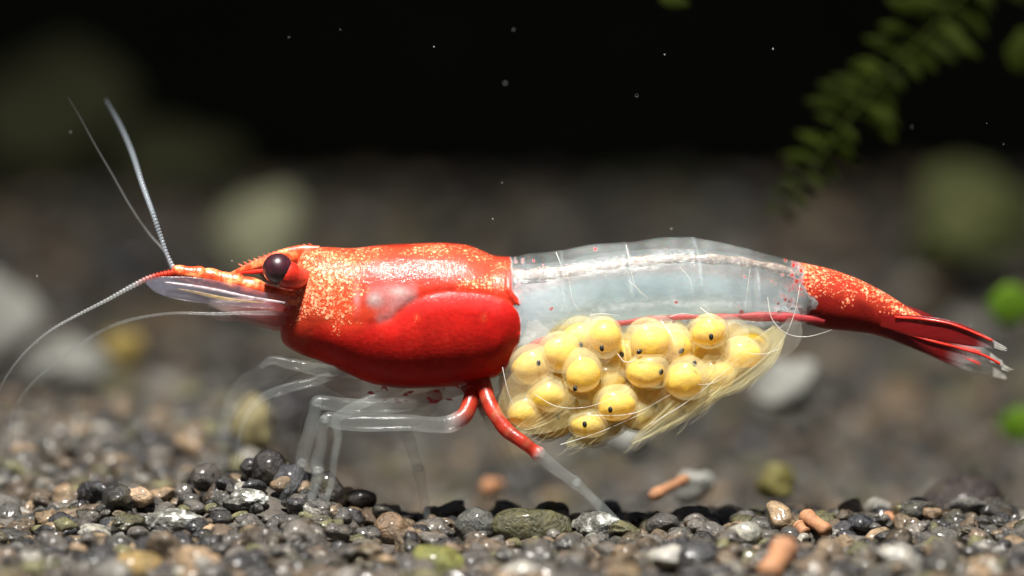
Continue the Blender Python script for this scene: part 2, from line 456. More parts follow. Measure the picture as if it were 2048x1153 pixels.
pts = []
def scatter(y0, y1, step, rlo, rhi, lift=0.0, keep=1.0):
    y = y0
    while y < y1:
        hw = (DIST + y) * 1.7068 / DIST * 1.06 + 0.1
        for x in np.arange(-hw, hw, step):
            if rng.random() > keep: continue
            X = x + rng.uniform(-0.5, 0.5) * step; Y = y + rng.uniform(-0.5, 0.5) * step
            r = rlo + (rhi - rlo) * rng.random() ** 1.7
            pts.append((X, Y, r, lift))
        y += step * 0.9
scatter(-2.3, 1.6, 0.070, 0.024, 0.056)
scatter(-2.0, 1.0, 0.16, 0.030, 0.068, 0.030, 0.55)
scatter(1.6, 6.0, 0.105, 0.035, 0.085)
scatter(6.0, 18.5, 0.17, 0.05, 0.15)
scatter(3.0, 17.0, 0.8, 0.11, 0.20, 0.03, 0.40)
pts = np.array(pts)
# leave room for the hand-placed stones and the feet
SPECIAL = []      # filled below: (X, Y, R)

def place_px(px, py, dy): return W(px, py, dy)

special_defs = [
    # name, px, py, dy, (rx, ry, rz) px, material, colour, label, category
    ('crusted_stone', 345, 1045, -0.10, (58, 40, 30), M_CRUST, None, 'white-crusted angular stone on the gravel in front of the shrimp\'s head', 'stone', 21),
    ('crusted_stone', 492, 1003, 0.00, (44, 34, 24), M_CRUST, None, 'low grey stone with a net of pale crust beside the black round grains', 'stone', 22),
    ('gravel_stone', 536, 938, 0.22, (38, 34, 36), M_PEB_O, (0.012, 0.009, 0.008), 'round black grain on top of the little gravel heap', 'stone', 23),
    ('gravel_stone', 500, 935, 0.26, (22, 20, 20), M_PEB_O, (0.012, 0.010, 0.010), 'small round black grain leaning on a bigger black one', 'stone', 24),
    ('gravel_stone', 412, 956, 0.25, (34, 30, 30), M_PEB_O, (0.040, 0.034, 0.030), 'smooth dark brown rounded grain below the long feelers', 'stone', 25),
    ('gravel_stone', 578, 975, 0.20, (44, 36, 48), M_PEB_O, (0.022, 0.022, 0.026), 'tall smooth blue-black stone right behind the front foot', 'stone', 26),
    ('gravel_stone', 655, 990, 0.30, (42, 36, 48), M_PEB_O, (0.016, 0.012, 0.010), 'tall smooth black-brown stone behind the clear front leg', 'stone', 27),
    ('gravel_stone', 722, 1000, 0.32, (34, 26, 22), M_PEB_O, (0.016, 0.012, 0.012), 'flat black grain at the edge of the shrimp\'s shadow', 'stone', 28),
    ('gravel_stone', 786, 1060, -0.05, (38, 32, 34), M_PEB_O, (0.13, 0.085, 0.05), 'egg-shaped warm brown grain under the shrimp\'s middle', 'stone', 29),
    ('gravel_stone', 683, 1062, 0.02, (42, 32, 30), M_PEB_O, (0.055, 0.048, 0.040), 'rough grey-brown grain beside the front foot', 'stone', 30),
    ('gravel_stone', 1060, 1056, 0.05, (84, 50, 40), M_PEB_O, (0.055, 0.052, 0.022), 'long olive stone with a green sheen under the belly', 'stone', 31),
    ('gravel_stone', 950, 1052, 0.08, (46, 40, 36), M_PEB_O, (0.055, 0.056, 0.050), 'blunt grey-green stone next to the long olive stone', 'stone', 32),
    ('gravel_stone', 1195, 1050, 0.02, (50, 36, 30), M_CRUST, None, 'crusty olive-grey stone beside the tip of the hind leg', 'stone', 33),
    ('gravel_stone', 1325, 1052, 0.02, (36, 30, 28), M_PEB_O, (0.045, 0.042, 0.038), 'shiny wet grey stone just past the tip of the hind leg', 'stone', 34),
    ('gravel_stone', 1630, 1086, -0.08, (42, 30, 28), M_PEB_O, (0.050, 0.045, 0.036), 'pitted dark stone with the two clay-coloured rods lying on it', 'stone', 35),
    ('gravel_stone', 1485, 1070, -0.35, (36, 30, 28), M_PEB_O, (0.24, 0.235, 0.20), 'pale blurred stone between the wet grey stone and the rods', 'stone', 36),
    ('gravel_stone', 1890, 1080, -0.05, (44, 34, 26), M_PEB_O, (0.060, 0.055, 0.046), 'shiny ribbed grey stone below the tail fan', 'stone', 37),
    ('gravel_stone', 1720, 1048, 0.15, (30, 24, 20), M_PEB_O, (0.013, 0.014, 0.018), 'small blue-black wet stone behind the rods', 'stone', 38),
    ('gravel_stone', 280, 995, 0.10, (30, 24, 22), M_PEB_O, (0.34, 0.24, 0.15), 'small peach-coloured grain at the left of the heap', 'stone', 39),
    ('gravel_stone', 870, 1130, -0.75, (66, 50, 40), M_PEB_O, (0.11, 0.115, 0.025), 'yellow-green algae-covered lump lying in front of the shrimp', 'stone', 40),
    ('gravel_stone', 265, 1140, -1.1, (60, 40, 40), M_PEB_O, (0.20, 0.135, 0.045), 'blurred yellow-brown stone low in front of the white-crusted stone', 'stone', 41),
    ('gravel_stone', 1340, 1118, -0.9, (50, 40, 28), M_PEB_O, (0.30, 0.29, 0.26), 'flat blurred whitish stone in front of the hind foot', 'stone', 42),
    ('gravel_stone', 1930, 1010, 1.2, (90, 60, 60), M_PEB_O, (0.020, 0.012, 0.010), 'large dark rounded stone behind the ribbed grey stone', 'stone', 43),
]
sp_objs = []
for (nm, px, py, dy, rr, mat, colr, lab, cat, sd) in special_defs:
    v, f = ICO[4]
    c = W(px, py, dy)
    w = lump(v, sd, 0.07, (rr[0]/PX, rr[1]/PX, rr[2]/PX), 0.02 if mat is not M_CRUST else 0.07)
    o = link(nm, mesh_np(nm, w, f), mat); o.location = c
    if colr: o.color = (*colr, 1)
    tag(o, lab, cat); SPECIAL.append((c[0], c[1], c[2], max(rr) / PX))

SPECIAL.append((*W(1630, 1055, -0.12), 0.10)); SPECIAL.append((*W(1782, 1040, 0.2), 0.05)); SPECIAL.append((*W(1555, 1120, -1.32), 0.07)); SPECIAL.append((*W(1340, 976, 0.88), 0.07))
ok = np.ones(len(pts), bool)
Z = ground_h(pts[:, 0], pts[:, 1]) + pts[:, 3]
for (a, b, c, r) in SPECIAL:
    d = np.sqrt((pts[:, 0]-a)**2 + (pts[:, 1]-b)**2 + (Z - c)**2 * 0.3)
    ok &= ~(d < r * 0.8 + pts[:, 2] * 0.4)
    # no grain piled up right in front of a hand-placed stone
    e = np.stack([pts[:, 0], pts[:, 1], Z], -1) - np.array([a, b, c])
    ok &= ~((e[:, 1] < -0.01) & (e[:, 1] > -0.45) & (np.abs(e[:, 0]) < r * 0.75) & (e[:, 2] + 0.06 * -e[:, 1] + pts[:, 2] * 0.8 > r * 0.1))
pts = pts[ok]
fill = np.array([(rng.uniform(-0.80, -0.54), rng.uniform(-0.22, 0.16), rng.uniform(0.026, 0.044), rng.uniform(0, 0.012)) for _ in range(34)])
pts = np.concatenate([pts, fill]); Z = ground_h(pts[:, 0], pts[:, 1]) + pts[:, 3]
ci = rng.choice(len(PAL), len(pts), p=PW / PW.sum())
jitc = rng.uniform(0.35, 1.25, len(pts))
cols = np.array([PAL[c][0] for c in ci]) * jitc[:, None]
# projected size and place in the picture
d = np.stack([pts[:, 0], pts[:, 1], Z], -1) - CAM
dep = d @ FW
sx = 1024 + (d @ RT) / dep * DIST * PX; sy = 576.5 - (d @ UP) / dep * DIST * PX
pr = pts[:, 2] / dep * DIST * PX
inf = (sx > 5) & (sx < 2043) & (sy > 600) & (sy < 1150) & (pts[:, 1] < 0.6)
order = np.argsort(-np.where(inf, pr, 0))[:270]
single = np.zeros(len(pts), bool); single[order] = True
V = []
for s in range(14):
    v, f = ICO[4]; V.append(mesh_np('grain', lump(v, 100 + s, 0.20, (1, 0.92, 0.8), 0.06), f))
    V[-1].materials.append(M_PEB_O)
for q in np.nonzero(single)[0]:
    o = bpy.data.objects.new('gravel_grain', V[q % 14]); C.objects.link(o)
    o.location = (pts[q, 0], pts[q, 1], Z[q]); o.scale = [pts[q, 2] * k for k in (rng.uniform(0.85, 1.25), rng.uniform(0.85, 1.15), rng.uniform(0.75, 1.05))]
    o.rotation_euler = (rng.uniform(-0.5, 0.5), rng.uniform(-0.5, 0.5), rng.uniform(0, 6.28))
    o.color = (*cols[q], 1)
    tag(o, f'small {PAL[ci[q]][1]} gravel grain lying among others on the tank bed', 'gravel grain', f'{PAL[ci[q]][1]} gravel grains of the tank bed')
def stuff_gravel(mask, sub, name, nvar=10):
    v, f = ICO[sub]; var = [lump(v, 200 + s, 0.17, (1, 0.92, 0.8), 0.03 if sub > 2 else 0) for s in range(nvar)]
    idx = np.nonzero(mask)[0]; n = len(idx); vs = np.empty((n, len(v), 3)); 
    for a, q in enumerate(idx):
        th = rng.uniform(0, 6.28); c, s = math.cos(th), math.sin(th)
        w = var[q % nvar] * np.array([rng.uniform(0.85, 1.25), rng.uniform(0.85, 1.15), rng.uniform(0.75, 1.05)])
        t2 = rng.uniform(-0.5, 0.5); c2, s2 = math.cos(t2), math.sin(t2)
        w = np.stack([w[:, 0]*c2 - w[:, 2]*s2, w[:, 1], w[:, 0]*s2 + w[:, 2]*c2], -1)
        vs[a] = np.stack([w[:, 0]*c - w[:, 1]*s, w[:, 0]*s + w[:, 1]*c, w[:, 2]], -1) * pts[q, 2] + np.array([pts[q, 0], pts[q, 1], Z[q]])
    fs = (f[None] + (np.arange(n) * len(v))[:, None, None]).reshape(-1, 3)
    m = mesh_np(name, vs.reshape(-1, 3), fs); vcol(m, 'tint', np.repeat(cols[idx], len(v), axis=0))
    o = link(name, m, M_PEB_S); o['kind'] = 'stuff'; return o
near = pts[:, 1] < 1.3
o = stuff_gravel(~single & near, 3, 'gravel'); tag(o, 'fine dark mixed gravel covering the tank bed around the shrimp\'s feet', 'gravel')
o = stuff_gravel(~near, 2, 'gravel'); tag(o, 'blurred grey-brown gravel of the tank bed stretching away behind the shrimp', 'gravel')

# clay-coloured rods
def rod(pxa, pya, dya, pxb, pyb, dyb, r, lab):
    P = [(pxa, pya, dya, r * 0.72), (pxa + (pxb-pxa)*0.04, pya + (pyb-pya)*0.04, dya + (dyb-dya)*0.04, r * 0.97),
         (pxa*0.6+pxb*0.4, pya*0.6+pyb*0.4, dya*0.6+dyb*0.4, r * 1.03), (pxa*0.3+pxb*0.7, pya*0.3+pyb*0.7, dya*0.3+dyb*0.7, r*0.96),
         (pxb + (pxa-pxb)*0.04, pyb + (pya-pyb)*0.04, dyb + (dya-dyb)*0.04, r * 0.94), (pxb, pyb, dyb, r * 0.7)]
    o = tube('food_rod', P, M_CLAY, None, 40, 20, 1.0, jit=0.05)
    return tag(o, lab, 'food rod')
rod(1303, 994, 0.75, 1374, 958, 1.0, 11, 'soft orange-brown rod lying slanted on the gravel behind the hind leg')
rod(1606, 1030, -0.06, 1656, 1064, -0.16, 14, 'tan rod-shaped pellet lying on the pitted dark stone')
rod(1594, 1050, -0.10, 1612, 1068, -0.14, 11, 'stubby end of a tan pellet tucked under the longer rod')
rod(1574, 1092, -1.22, 1536, 1150, -1.42, 21, 'thick blurred orange-brown rod standing slanted in front of the pitted stone')
rod(1772, 1036, 0.35, 1792, 1042, 0.30, 12, 'short orange rod stub beside the small blue-black stone')
rod(975, 975, 2.2, 995, 972, 2.4, 16, 'blurred orange pellet on the gravel far under the belly')

# background stones
def bigrock(px, py, dy, rx, ry, rz, mat, lab, seed, cat='rock'):
    v, f = ICO[4]; s = (DIST + dy) / DIST / PX
    c = W(px, py, dy)
    o = link('rock', mesh_np('rock', lump(v, seed, 0.22, (rx*s, ry*s, rz*s), 0.07), f), mat); o.location = c
    return tag(o, lab, cat)
bigrock(510, 475, 10.5, 112, 90, 92, M_ROCK, 'pale olive rounded rock out of focus behind the shrimp\'s head', 51)
bigrock(1935, 455, 10.0, 125, 100, 112, M_ROCKG, 'large mossy olive boulder out of focus above the tail fan', 52)
bigrock(-30, 640, 7.0, 105, 80, 105, M_ROCKW, 'whitish blurred rock at the edge of the tank below the long feelers', 53)
bigrock(130, 720, 6.0, 80, 60, 45, M_ROCKW, 'low whitish blurred stone beside the whitish rock', 54)
bigrock(1580, 775, 3.6, 62, 50, 52, M_ROCKW, 'pale grey blurred stone behind the egg mass under the tail', 55)
bigrock(1255, 880, 3.0, 42, 40, 36, M_ROCKW, 'small pale blurred stone beneath the swimmeret tips', 56)
bigrock(250, 700, 5.5, 40, 40, 34, pbr('ochre_rock', (0.20, 0.145, 0.035), 0.7, nscale=4), 'ochre-yellow blurred stone behind the front legs', 57)
bigrock(505, 850, 2.4, 36, 36, 60, pbr('khaki_rock', (0.17, 0.145, 0.07), 0.7, nscale=4), 'upright khaki blurred stone seen through the curled front legs', 58)
bigrock(1390, 970, 1.6, 36, 34, 34, M_ROCKW, 'blurred whitish stone beside the slanted orange-brown rod', 59)
bigrock(1560, 975, 2.0, 36, 36, 36, pbr('olive_rock', (0.11, 0.095, 0.022), 0.7, nscale=6), 'blurred olive-yellow stone behind the tan pellets', 60)

M_ROCKD = pbr('shaded_rock', (0.035, 0.036, 0.018), 0.9, nscale=1.6, contrast=0.5, bumpd=0.1, spec=0.1)  # shade at the back of the tank put into the dark colour
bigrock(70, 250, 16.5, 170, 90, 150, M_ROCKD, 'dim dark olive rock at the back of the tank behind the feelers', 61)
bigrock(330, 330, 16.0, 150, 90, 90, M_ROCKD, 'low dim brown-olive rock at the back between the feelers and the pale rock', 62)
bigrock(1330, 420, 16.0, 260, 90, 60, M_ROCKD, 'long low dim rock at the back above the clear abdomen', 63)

# ------------------------------------------------------------------ the shrimp
MID = 0.19
shrimp = empty('shrimp', tuple(W(1060, 1075, MID)))
tag(shrimp, 'red shrimp with clear milky abdomen and red tail, standing on the gravel carrying yellow eggs', 'shrimp')
def S(o): return child(o, shrimp)
def sub(o, par): return child(o, par)

bean = np.array([(563,660),(570,690),(600,708),(650,726),(700,750),(750,769),(810,777),(880,775),(940,769),(985,756),(1015,727),(1035,690),(1042,650),(1036,618),(1016,597),(985,586),(930,578),(880,579),(840,590),(810,610),(788,630),(740,641),(690,641),(640,641),(590,636),(570,641)], float)
def closed_smooth(P, n):
    Q = np.concatenate([P[-3:], P, P[:3]]); S_, _ = catmull(np.c_[Q, np.zeros((len(Q), 2))], n * 2)
    return S_[:, :2]
def sdf(poly, x, y):
    d2 = np.full(x.shape, 1e18); ins = np.zeros(x.shape, bool); n = len(poly)
    for a in range(n):
        p = poly[a]; q = poly[(a + 1) % n]; ex, ey = q - p
        wx, wy = x - p[0], y - p[1]; t = np.clip((wx*ex + wy*ey) / (ex*ex + ey*ey + 1e-9), 0, 1)
        d2 = np.minimum(d2, (wx - ex*t)**2 + (wy - ey*t)**2)
        c = ((p[1] > y) != (q[1] > y)) & (x < (q[0]-p[0]) * (y - p[1]) / (q[1]-p[1] + 1e-12) + p[0])
        ins ^= c
    return np.where(ins, -1, 1) * np.sqrt(d2)

def pchip(xs, ys, x):
    xs = np.array(xs, float); ys = np.array(ys, float); h = np.diff(xs); dl = np.diff(ys) / h
    m = np.zeros(len(xs)); 
    for a in range(1, len(xs) - 1):
        if dl[a-1] * dl[a] > 0:
            w1 = 2*h[a] + h[a-1]; w2 = h[a] + 2*h[a-1]; m[a] = (w1 + w2) / (w1/dl[a-1] + w2/dl[a])
    m[0] = dl[0]; m[-1] = dl[-1]
    i = np.clip(np.searchsorted(xs, x, 'right') - 1, 0, len(xs) - 2); s = (x - xs[i]) / h[i]
    return (2*s**3-3*s**2+1)*ys[i] + (s**3-2*s**2+s)*h[i]*m[i] + (-2*s**3+3*s**2)*ys[i+1] + (s**3-s**2)*h[i]*m[i+1]

TOP = [(561,655),(564,625),(570,600),(578,578),(588,548),(598,515),(612,498),(640,495),(700,497),(760,491),(820,488),(880,486),(930,490),(965,502),(990,512),(1018,514),(1030,513),(1060,508),(1110,504),(1122,502),(1150,496),(1200,488),(1235,487),(1262,485),(1290,480),(1340,475),(1385,476),(1400,478),(1440,485),(1500,500),(1560,515),(1598,525),(1650,536),(1700,552),(1750,575),(1790,598),(1830,624),(1872,646)]
BOT = [(561,668),(564,682),(570,690),(600,708),(650,726),(700,750),(750,769),(810,777),(880,775),(940,769),(985,757),(1010,748),(1040,735),(1100,716),(1200,700),(1300,693),(1400,688),(1500,675),(1560,655),(1600,648),(1650,658),(1700,663),(1740,668),(1790,680),(1830,672),(1872,652)]
WID = [(561,8),(566,30),(580,58),(620,84),(700,104),(800,114),(900,117),(1000,112),(1050,102),(1100,97),(1300,90),(1500,74),(1600,64),(1700,54),(1800,40),(1850,26),(1872,10)]
def seg_bump(x):
    s = np.zeros_like(x)
    for b in (1118, 1250, 1388, 1500):
        s += np.where(x < b, np.exp((x - b) / 22.0), np.exp(-(x - b) / 4.0)) 
    return s
NU, NV = 900, 240
tu = np.linspace(0, 1, NU)
xs = 561 + (1872 - 561) * (tu + 0.04 * np.sin(2 * math.pi * tu) * -0.5)
xs = np.clip(xs, 561, 1872); xs[0] = 561; xs[-1] = 1872; xs = np.sort(xs)
a = np.linspace(0, 2 * math.pi, NV, endpoint=False) + math.pi / 2     # start at the top
top = pchip(*zip(*TOP), xs) - 1.6 * seg_bump(xs); bot = pchip(*zip(*BOT), xs); wid = pchip(*zip(*WID), xs) * (1 + 0.02 * seg_bump(xs))
cy, hh = (top + bot) / 2, (bot - top) / 2
ca, sa = np.cos(a), np.sin(a)
ew = 0.86                                                                 # slightly slab-sided section
shapey = np.sign(ca) * np.abs(ca) ** ew; shapez = np.sign(sa) * np.abs(sa) ** 0.94
PXg = np.repeat(xs[:, None], NV, 1); PYg = cy[:, None] - hh[:, None] * shapez[None]
side = shapey[None] * wid[:, None]                                        # + is away from the camera here
sd_bean = sdf(closed_smooth(bean, 90), PXg, PYg)
# carapace front/rear margins
rear = pchip([480, 514, 530, 560, 585, 600, 640, 800], [1016, 1020, 1025, 1024, 1031, 1041, 1043, 1043], np.clip(PYg, 480, 800))
rear = rear + 2.5 * wave(PXg, PYg, 71, 0.25)
carap = sstep(3.5, -3.5, PXg - rear)
carap_up = carap * sstep(6, -6, -(PYg - 0) + 0) if False else carap
inbean = sstep(2.0, -2.0, sd_bean)
behind = PXg > 985
red_c = np.where(behind & (PYg > 605), inbean, carap)
red_c = np.maximum(red_c, inbean)
lw = sstep(690, 850, PXg)
disp = (2 + 5 * lw) * sstep(4, -40, sd_bean) + 4.5 * carap * sstep(12, 2, np.abs(PXg - rear) - 6) * (PYg < 605)
# wrap groove over the bean, carapace slightly thicker than the abdomen
groove = -2.6 * np.exp(-(sd_bean / 7.0) ** 2) * carap * (PYg < 660) * (0.15 + 0.85 * lw)
fl = np.abs(ca)[None] ** 0.7
sidew = side + np.sign(side) * (disp + groove) * fl
tail_e = pchip([500, 526, 570, 600, 640, 700], [1596, 1600, 1606, 1622, 1606, 1600], np.clip(PYg, 500, 700)) + 9 * wave(PXg, PYg, 31, 0.12) + 6 * wave(PXg, PYg, 32, 0.35)
tail = sstep(-6, 7, PXg - tail_e)
# segment edges of the abdomen: slanted pale lines
lines = np.zeros_like(PXg)
for b, sl in ((1118, 0.16), (1250, 0.22), (1388, 0.26), (1500, 0.2)):
    e = b + sl * (PYg - 500) + 5 * np.sin(PYg * 0.03 + b)
    lines += np.exp(-((PXg - e) / 3.0) ** 2) + 0.35 * np.where(PXg < e, np.exp((PXg - e) / 26.0), 0)
Nz = wave(PXg, PYg, 11, 0.035); Nf = wave(PXg, PYg, 12, 0.11)
# pigment
def C3(*c): return np.array(c)[None, None]
DEEP = C3(0.42, 0.006, 0.004); UPPER = C3(0.50, 0.026, 0.010); BROWN = C3(0.36, 0.060, 0.032); GREYP = C3(0.27, 0.17, 0.165); CLR = C3(0.78, 0.85, 0.86)
tint = UPPER + 0 * PXg[..., None]
def lerp(A, B, f): return A + (B - A) * f[..., None]
win1 = np.exp(-(((PXg - 880) / 150) ** 4 + ((PYg - 532) / 28) ** 4))
tint = lerp(tint, BROWN + 0 * tint, 0.9 * win1 * np.clip(0.75 + 0.5 * Nz, 0, 1))
winpoly = np.array([(733,585),(745,565),(780,556),(830,560),(835,585),(815,600),(795,616),(782,634),(762,636),(758,615),(735,608)], float)
sd_w = sdf(winpoly, PXg + 7 * Nf + 5 * Nz, PYg + 6 * Nz - 5 * Nf)
tint = lerp(tint, GREYP + 0 * tint, sstep(12, -9, sd_w) * np.clip(0.72 + 0.3 * Nf + 0.25 * Nz, 0.2, 1))
for (qx, qy, rx, ry) in ((752, 590, 14, 12), (800, 578, 20, 9)):
    tint = lerp(tint, C3(0.46, 0.36, 0.34) + 0 * tint, 0.75 * np.exp(-(((PXg - qx) / rx) ** 2 + ((PYg - qy) / ry) ** 2)))
for (qx, qy, rx, ry) in ((745, 618, 16, 12), (775, 545, 10, 8)):
    tint = lerp(tint, C3(0.55, 0.05, 0.015) + 0 * tint, 0.8 * np.exp(-(((PXg - qx) / rx) ** 2 + ((PYg - qy) / ry) ** 2)))
tint = lerp(tint, C3(0.62, 0.40, 0.42) + 0 * tint, 0.8 * np.exp(-(((PXg - 716) / 7) ** 2 + ((PYg - 588) / 22) ** 2)))
tint = lerp(tint, DEEP + 0 * tint, sstep(3 + 20 * (1 - lw), -8 - 26 * (1 - lw), sd_bean + 8 * Nf * (1 - lw)))
tint = lerp(tint, C3(0.52, 0.014, 0.008) + 0 * tint, sstep(4, -10, sd_bean) * np.clip(0.5 + 0.6 * Nz, 0, 1) * 0.6)
# speckle density
QX = PXg + 14 * Nz + 8 * Nf; QY = PYg + 12 * wave(PXg, PYg, 14, 0.05) + 6 * Nf
dens = np.exp(-(((QX - 648) / 74) ** 4 + ((QY - 575) / 64) ** 4)) * 0.98
dens = np.maximum(dens, 0.74 * np.exp(-(((QX - 675) / 100) ** 4 + ((QY - 515) / 22) ** 2)))
dens = np.maximum(dens, 0.55 * np.exp(-(((QX - 820) / 180) ** 4 + ((PYg - 500) / 11) ** 2)))
for (qx, qy, rx, ry, dd) in ((985, 555, 26, 26, 0.62), (960, 515, 40, 14, 0.5), (1000, 530, 22, 10, 0.5), (900, 500, 60, 7, 0.5), (935, 548, 14, 10, 0.5), (720, 640, 10, 8, 0.6), (796, 603, 7, 6, 0.7), (836, 628, 6, 6, 0.6), (968, 629, 6, 8, 0.6), (870, 535, 40, 7, 0.42), (836, 628, 6, 6, 0.5)):
    dens = np.maximum(dens, dd * np.exp(-(((PXg - qx) / rx) ** 2 + ((PYg - qy) / ry) ** 2)))
dens = np.maximum(dens, 0.60 * sstep(-0.1, 0.7, Nz + 0.6 * Nf) * sstep(585, 565, PYg) * (PXg > 640) * (1 - 0.6 * win1))
dens = dens * np.where(sd_bean < 0, np.where(dens < 0.58, 0.75, 1.0), 1.0) * carap * (1 - 0.9 * sstep(7, -9, sd_w))
dn = np.clip(dens, 0, 1)[..., None]
tint = tint * (1 - 0.8 * dn) + 0.8 * dn * C3(0.66, 0.085, 0.026)
mot2 = np.clip(wave(PXg, PYg, 61, 0.16, 14) * 0.5 + wave(PXg, PYg, 62, 0.4, 14) * 0.5, 0, 1) * sstep(0, -20, sd_bean) * np.exp(-(((PXg - 840) / 150) ** 2 + ((PYg - 690) / 50) ** 2))
tint = lerp(tint, C3(0.72, 0.055, 0.030) + 0 * tint, 0.55 * mot2)
# abdomen
top_g = np.repeat(top[:, None], NV, 1); 
opac = 0.10 + 0.05 * Nz + 0.03 * Nf + 0.15 * np.clip(lines, 0, 1.2) * np.clip(0.5 + 0.9 * wave(PXg, PYg, 19, 0.06), 0, 1)
opac = opac + 0.10 * np.clip((PYg - 640) / 40, 0, 1)
abd = CLR + 0 * tint
redspots = np.zeros_like(PXg)
for (qx, qy, r) in ((1101,613,3.5),(1104,611,2.5),(1350,600,4),(1067,519,2.5),(1086,528,2),(1190,497,3),(1581,548,4),(1590,560,5),(1570,520,3),(1575,600,3),(1553,604,3),(1567,596,4),(1560,640,4),(1595,575,4),(1585,530,4),(1600,540,4),(1486,550,2.5),(1480,620,5),(1345,640,4),(1540,560,2)):
    redspots = np.maximum(redspots, sstep(1.4, 0.7, np.hypot(PXg - qx, PYg - qy) / r))
prng = np.random.default_rng(77)
for q in range(70):
    if q < 45: qx, qy = 1606 - abs(prng.normal(0, 26)), prng.uniform(520, 645)
    else: qx, qy = 1028 + abs(prng.normal(0, 14)), prng.uniform(515, 600)
    redspots = np.maximum(redspots, sstep(1.5, 0.6, np.hypot(PXg - qx, (PYg - qy) * prng.uniform(0.7, 1.3)) / prng.uniform(1.5, 4.2)) * (0.8 if q < 45 else 0.6))
abd = lerp(abd, C3(0.42, 0.02, 0.015) + 0 * abd, redspots)
opac = np.maximum(opac, 0.75 * redspots)
rim = np.exp(-((sd_bean - 6) / 3.5) ** 2) * (PYg > 690)
opac = np.maximum(opac, 0.3 * rim)
tint = lerp(abd, tint, red_c); 
opac = opac * (1 - red_c) + red_c * 1.0
# sixth segment
tdark = C3(0.20, 0.007, 0.004) + 0 * tint
rel = (PYg - top_g) / np.maximum(2 * hh[:, None], 1)
tt = lerp(C3(0.36, 0.024, 0.008) + 0 * tint, tdark, sstep(0.30, 0.50, rel + 0.10 * Nf))
tint = lerp(tint, tt, tail); opac = opac * (1 - tail) + tail * (1.0 - 0.45 * sstep(0.6, 1.0, rel) * sstep(1660, 1600, PXg))
dens = np.maximum(dens, tail * 0.80 * sstep(0.62, 0.18, rel + 0.16 * Nf + 0.12 * Nz))
dens = np.maximum(dens, tail * 0.9 * np.exp(-((PXg - 1606) / 16) ** 2) * (rel < 0.5))
dens = np.maximum(dens, 0.55 * tail * np.exp(-(((PXg - 1683) / 8) ** 2 + ((PYg - 608) / 9) ** 2)))
dens = np.maximum(dens, tail * 0.85 * np.exp(-(((PXg - 1800) / 40) ** 2 + ((PYg - 620 - (PXg - 1800) * 0.5) / 20) ** 2)))
gloss = 1.0 - 0.86 * sstep(4, -12, sd_bean) - 0.35 * sstep(1030, 1060, PXg) - 0.45 * carap * sstep(760, 700, PXg) - 0.5 * tail
gloss = np.clip(gloss, 0.1, 1)
base3 = W(PXg, PYg, MID)
rings = base3.copy(); rings[..., 1] += sidew / PX
# rings: keep what the camera sees in place when pushed sideways (true section, no shear)
m = ring_mesh('body', rings)
def padcol(A): 
    A = A.reshape(-1, A.shape[-1]); return np.concatenate([A, A[:1], A[-1:]])
vcol(m, 'tint', padcol(np.concatenate([np.clip(tint, 0, 1), np.clip(opac, 0, 1)[..., None]], -1)))
vcol(m, 'zone', padcol(np.stack([np.clip(dens, 0, 1), gloss, 0 * dens, 0 * dens + 1], -1)))
body = S(link('body', m, M_BODY)); body['label'] = 'red bean-shaped carapace running into a glassy milky abdomen and a red tail segment'

# flesh inside the clear abdomen
def loft(name, TOPp, BOTp, WIDp, n, k, mat, tintf=None, parent=shrimp, ewid=1.0):
    x = np.linspace(TOPp[0][0], TOPp[-1][0], n)
    tp = pchip(*zip(*TOPp), x); bt = pchip(*zip(*BOTp), x); wd = pchip(*zip(*WIDp), x)
    an = np.linspace(0, 2*math.pi, k, endpoint=False)
    px = np.repeat(x[:, None], k, 1); py = ((tp+bt)/2)[:, None] - ((bt-tp)/2)[:, None] * np.sin(an)[None]
    R = W(px, py, MID); R[..., 1] += wd[:, None] * np.cos(an)[None] / PX
    m = ring_mesh(name, R)
    if tintf is not None: vcol(m, 'tint', padcol(tintf(px, py)))
    return child(link(name, m, mat), parent)
MUSCLE_TOP = [(1000,532),(1100,526),(1200,508),(1350,498),(1500,513),(1612,548)]
def musc_tint(px, py):
    n = wave(px, py, 41, 0.03)[..., None]; n2 = wave(px, py, 42, 0.012)[..., None]
    c = np.array([0.50, 0.62, 0.66]) + n * 0.06 + n2 * np.array([0.06, 0.03, 0.02])
    band = np.exp(-((py - (574 - 40 * np.sin(np.clip((px - 1050) / 560, 0, 1) * 3.14159) ** 0.8)) / 13) ** 2)[..., None]
    c = c * (1 - 0.6 * band) + 0.6 * band * np.array([0.50, 0.34, 0.30])
    c = c + np.exp(-((px - 1060) / 60) ** 2)[..., None] * np.array([0.16, 0.13, 0.16])
    al = 0.56 + 0.08 * n + 0.07 * n2 - 0.10 * sum(np.exp(-((px - b_ - 0.2 * (py - 560)) / 16) ** 2) for b_ in (1128, 1262, 1400, 1510))[..., None] - 0.30 * sstep(1380, 1600, px)[..., None]
    tpm = pchip(*zip(*MUSCLE_TOP), px); al = al * (0.15 + 0.85 * sstep(0, 62, py - tpm)[..., None])
    return np.concatenate([np.clip(c, 0, 1), np.clip(al, 0, 1)], -1)
loft('abdominal_muscle', MUSCLE_TOP, [(1000,722),(1060,708),(1100,690),(1200,655),(1300,642),(1500,634),(1612,640)],
     [(1000,60),(1100,72),(1300,66),(1500,52),(1612,40)], 220, 64, M_MUSCLE, musc_tint)
tube('gut', [(1000,550,MID-0.085,17),(1060,550,MID-0.085,15),(1120,545,MID-0.08,12),(1200,536,MID-0.08,11.5),(1260,527,MID-0.075,11),(1350,519,MID-0.07,10.5),(1450,521,MID-0.06,10),(1540,534,MID-0.055,9.5),(1612,553,MID-0.05,9)], M_GUT, None, 260, 18, 1.0, jit=0.25)
S(bpy.context.scene.objects['gut'])
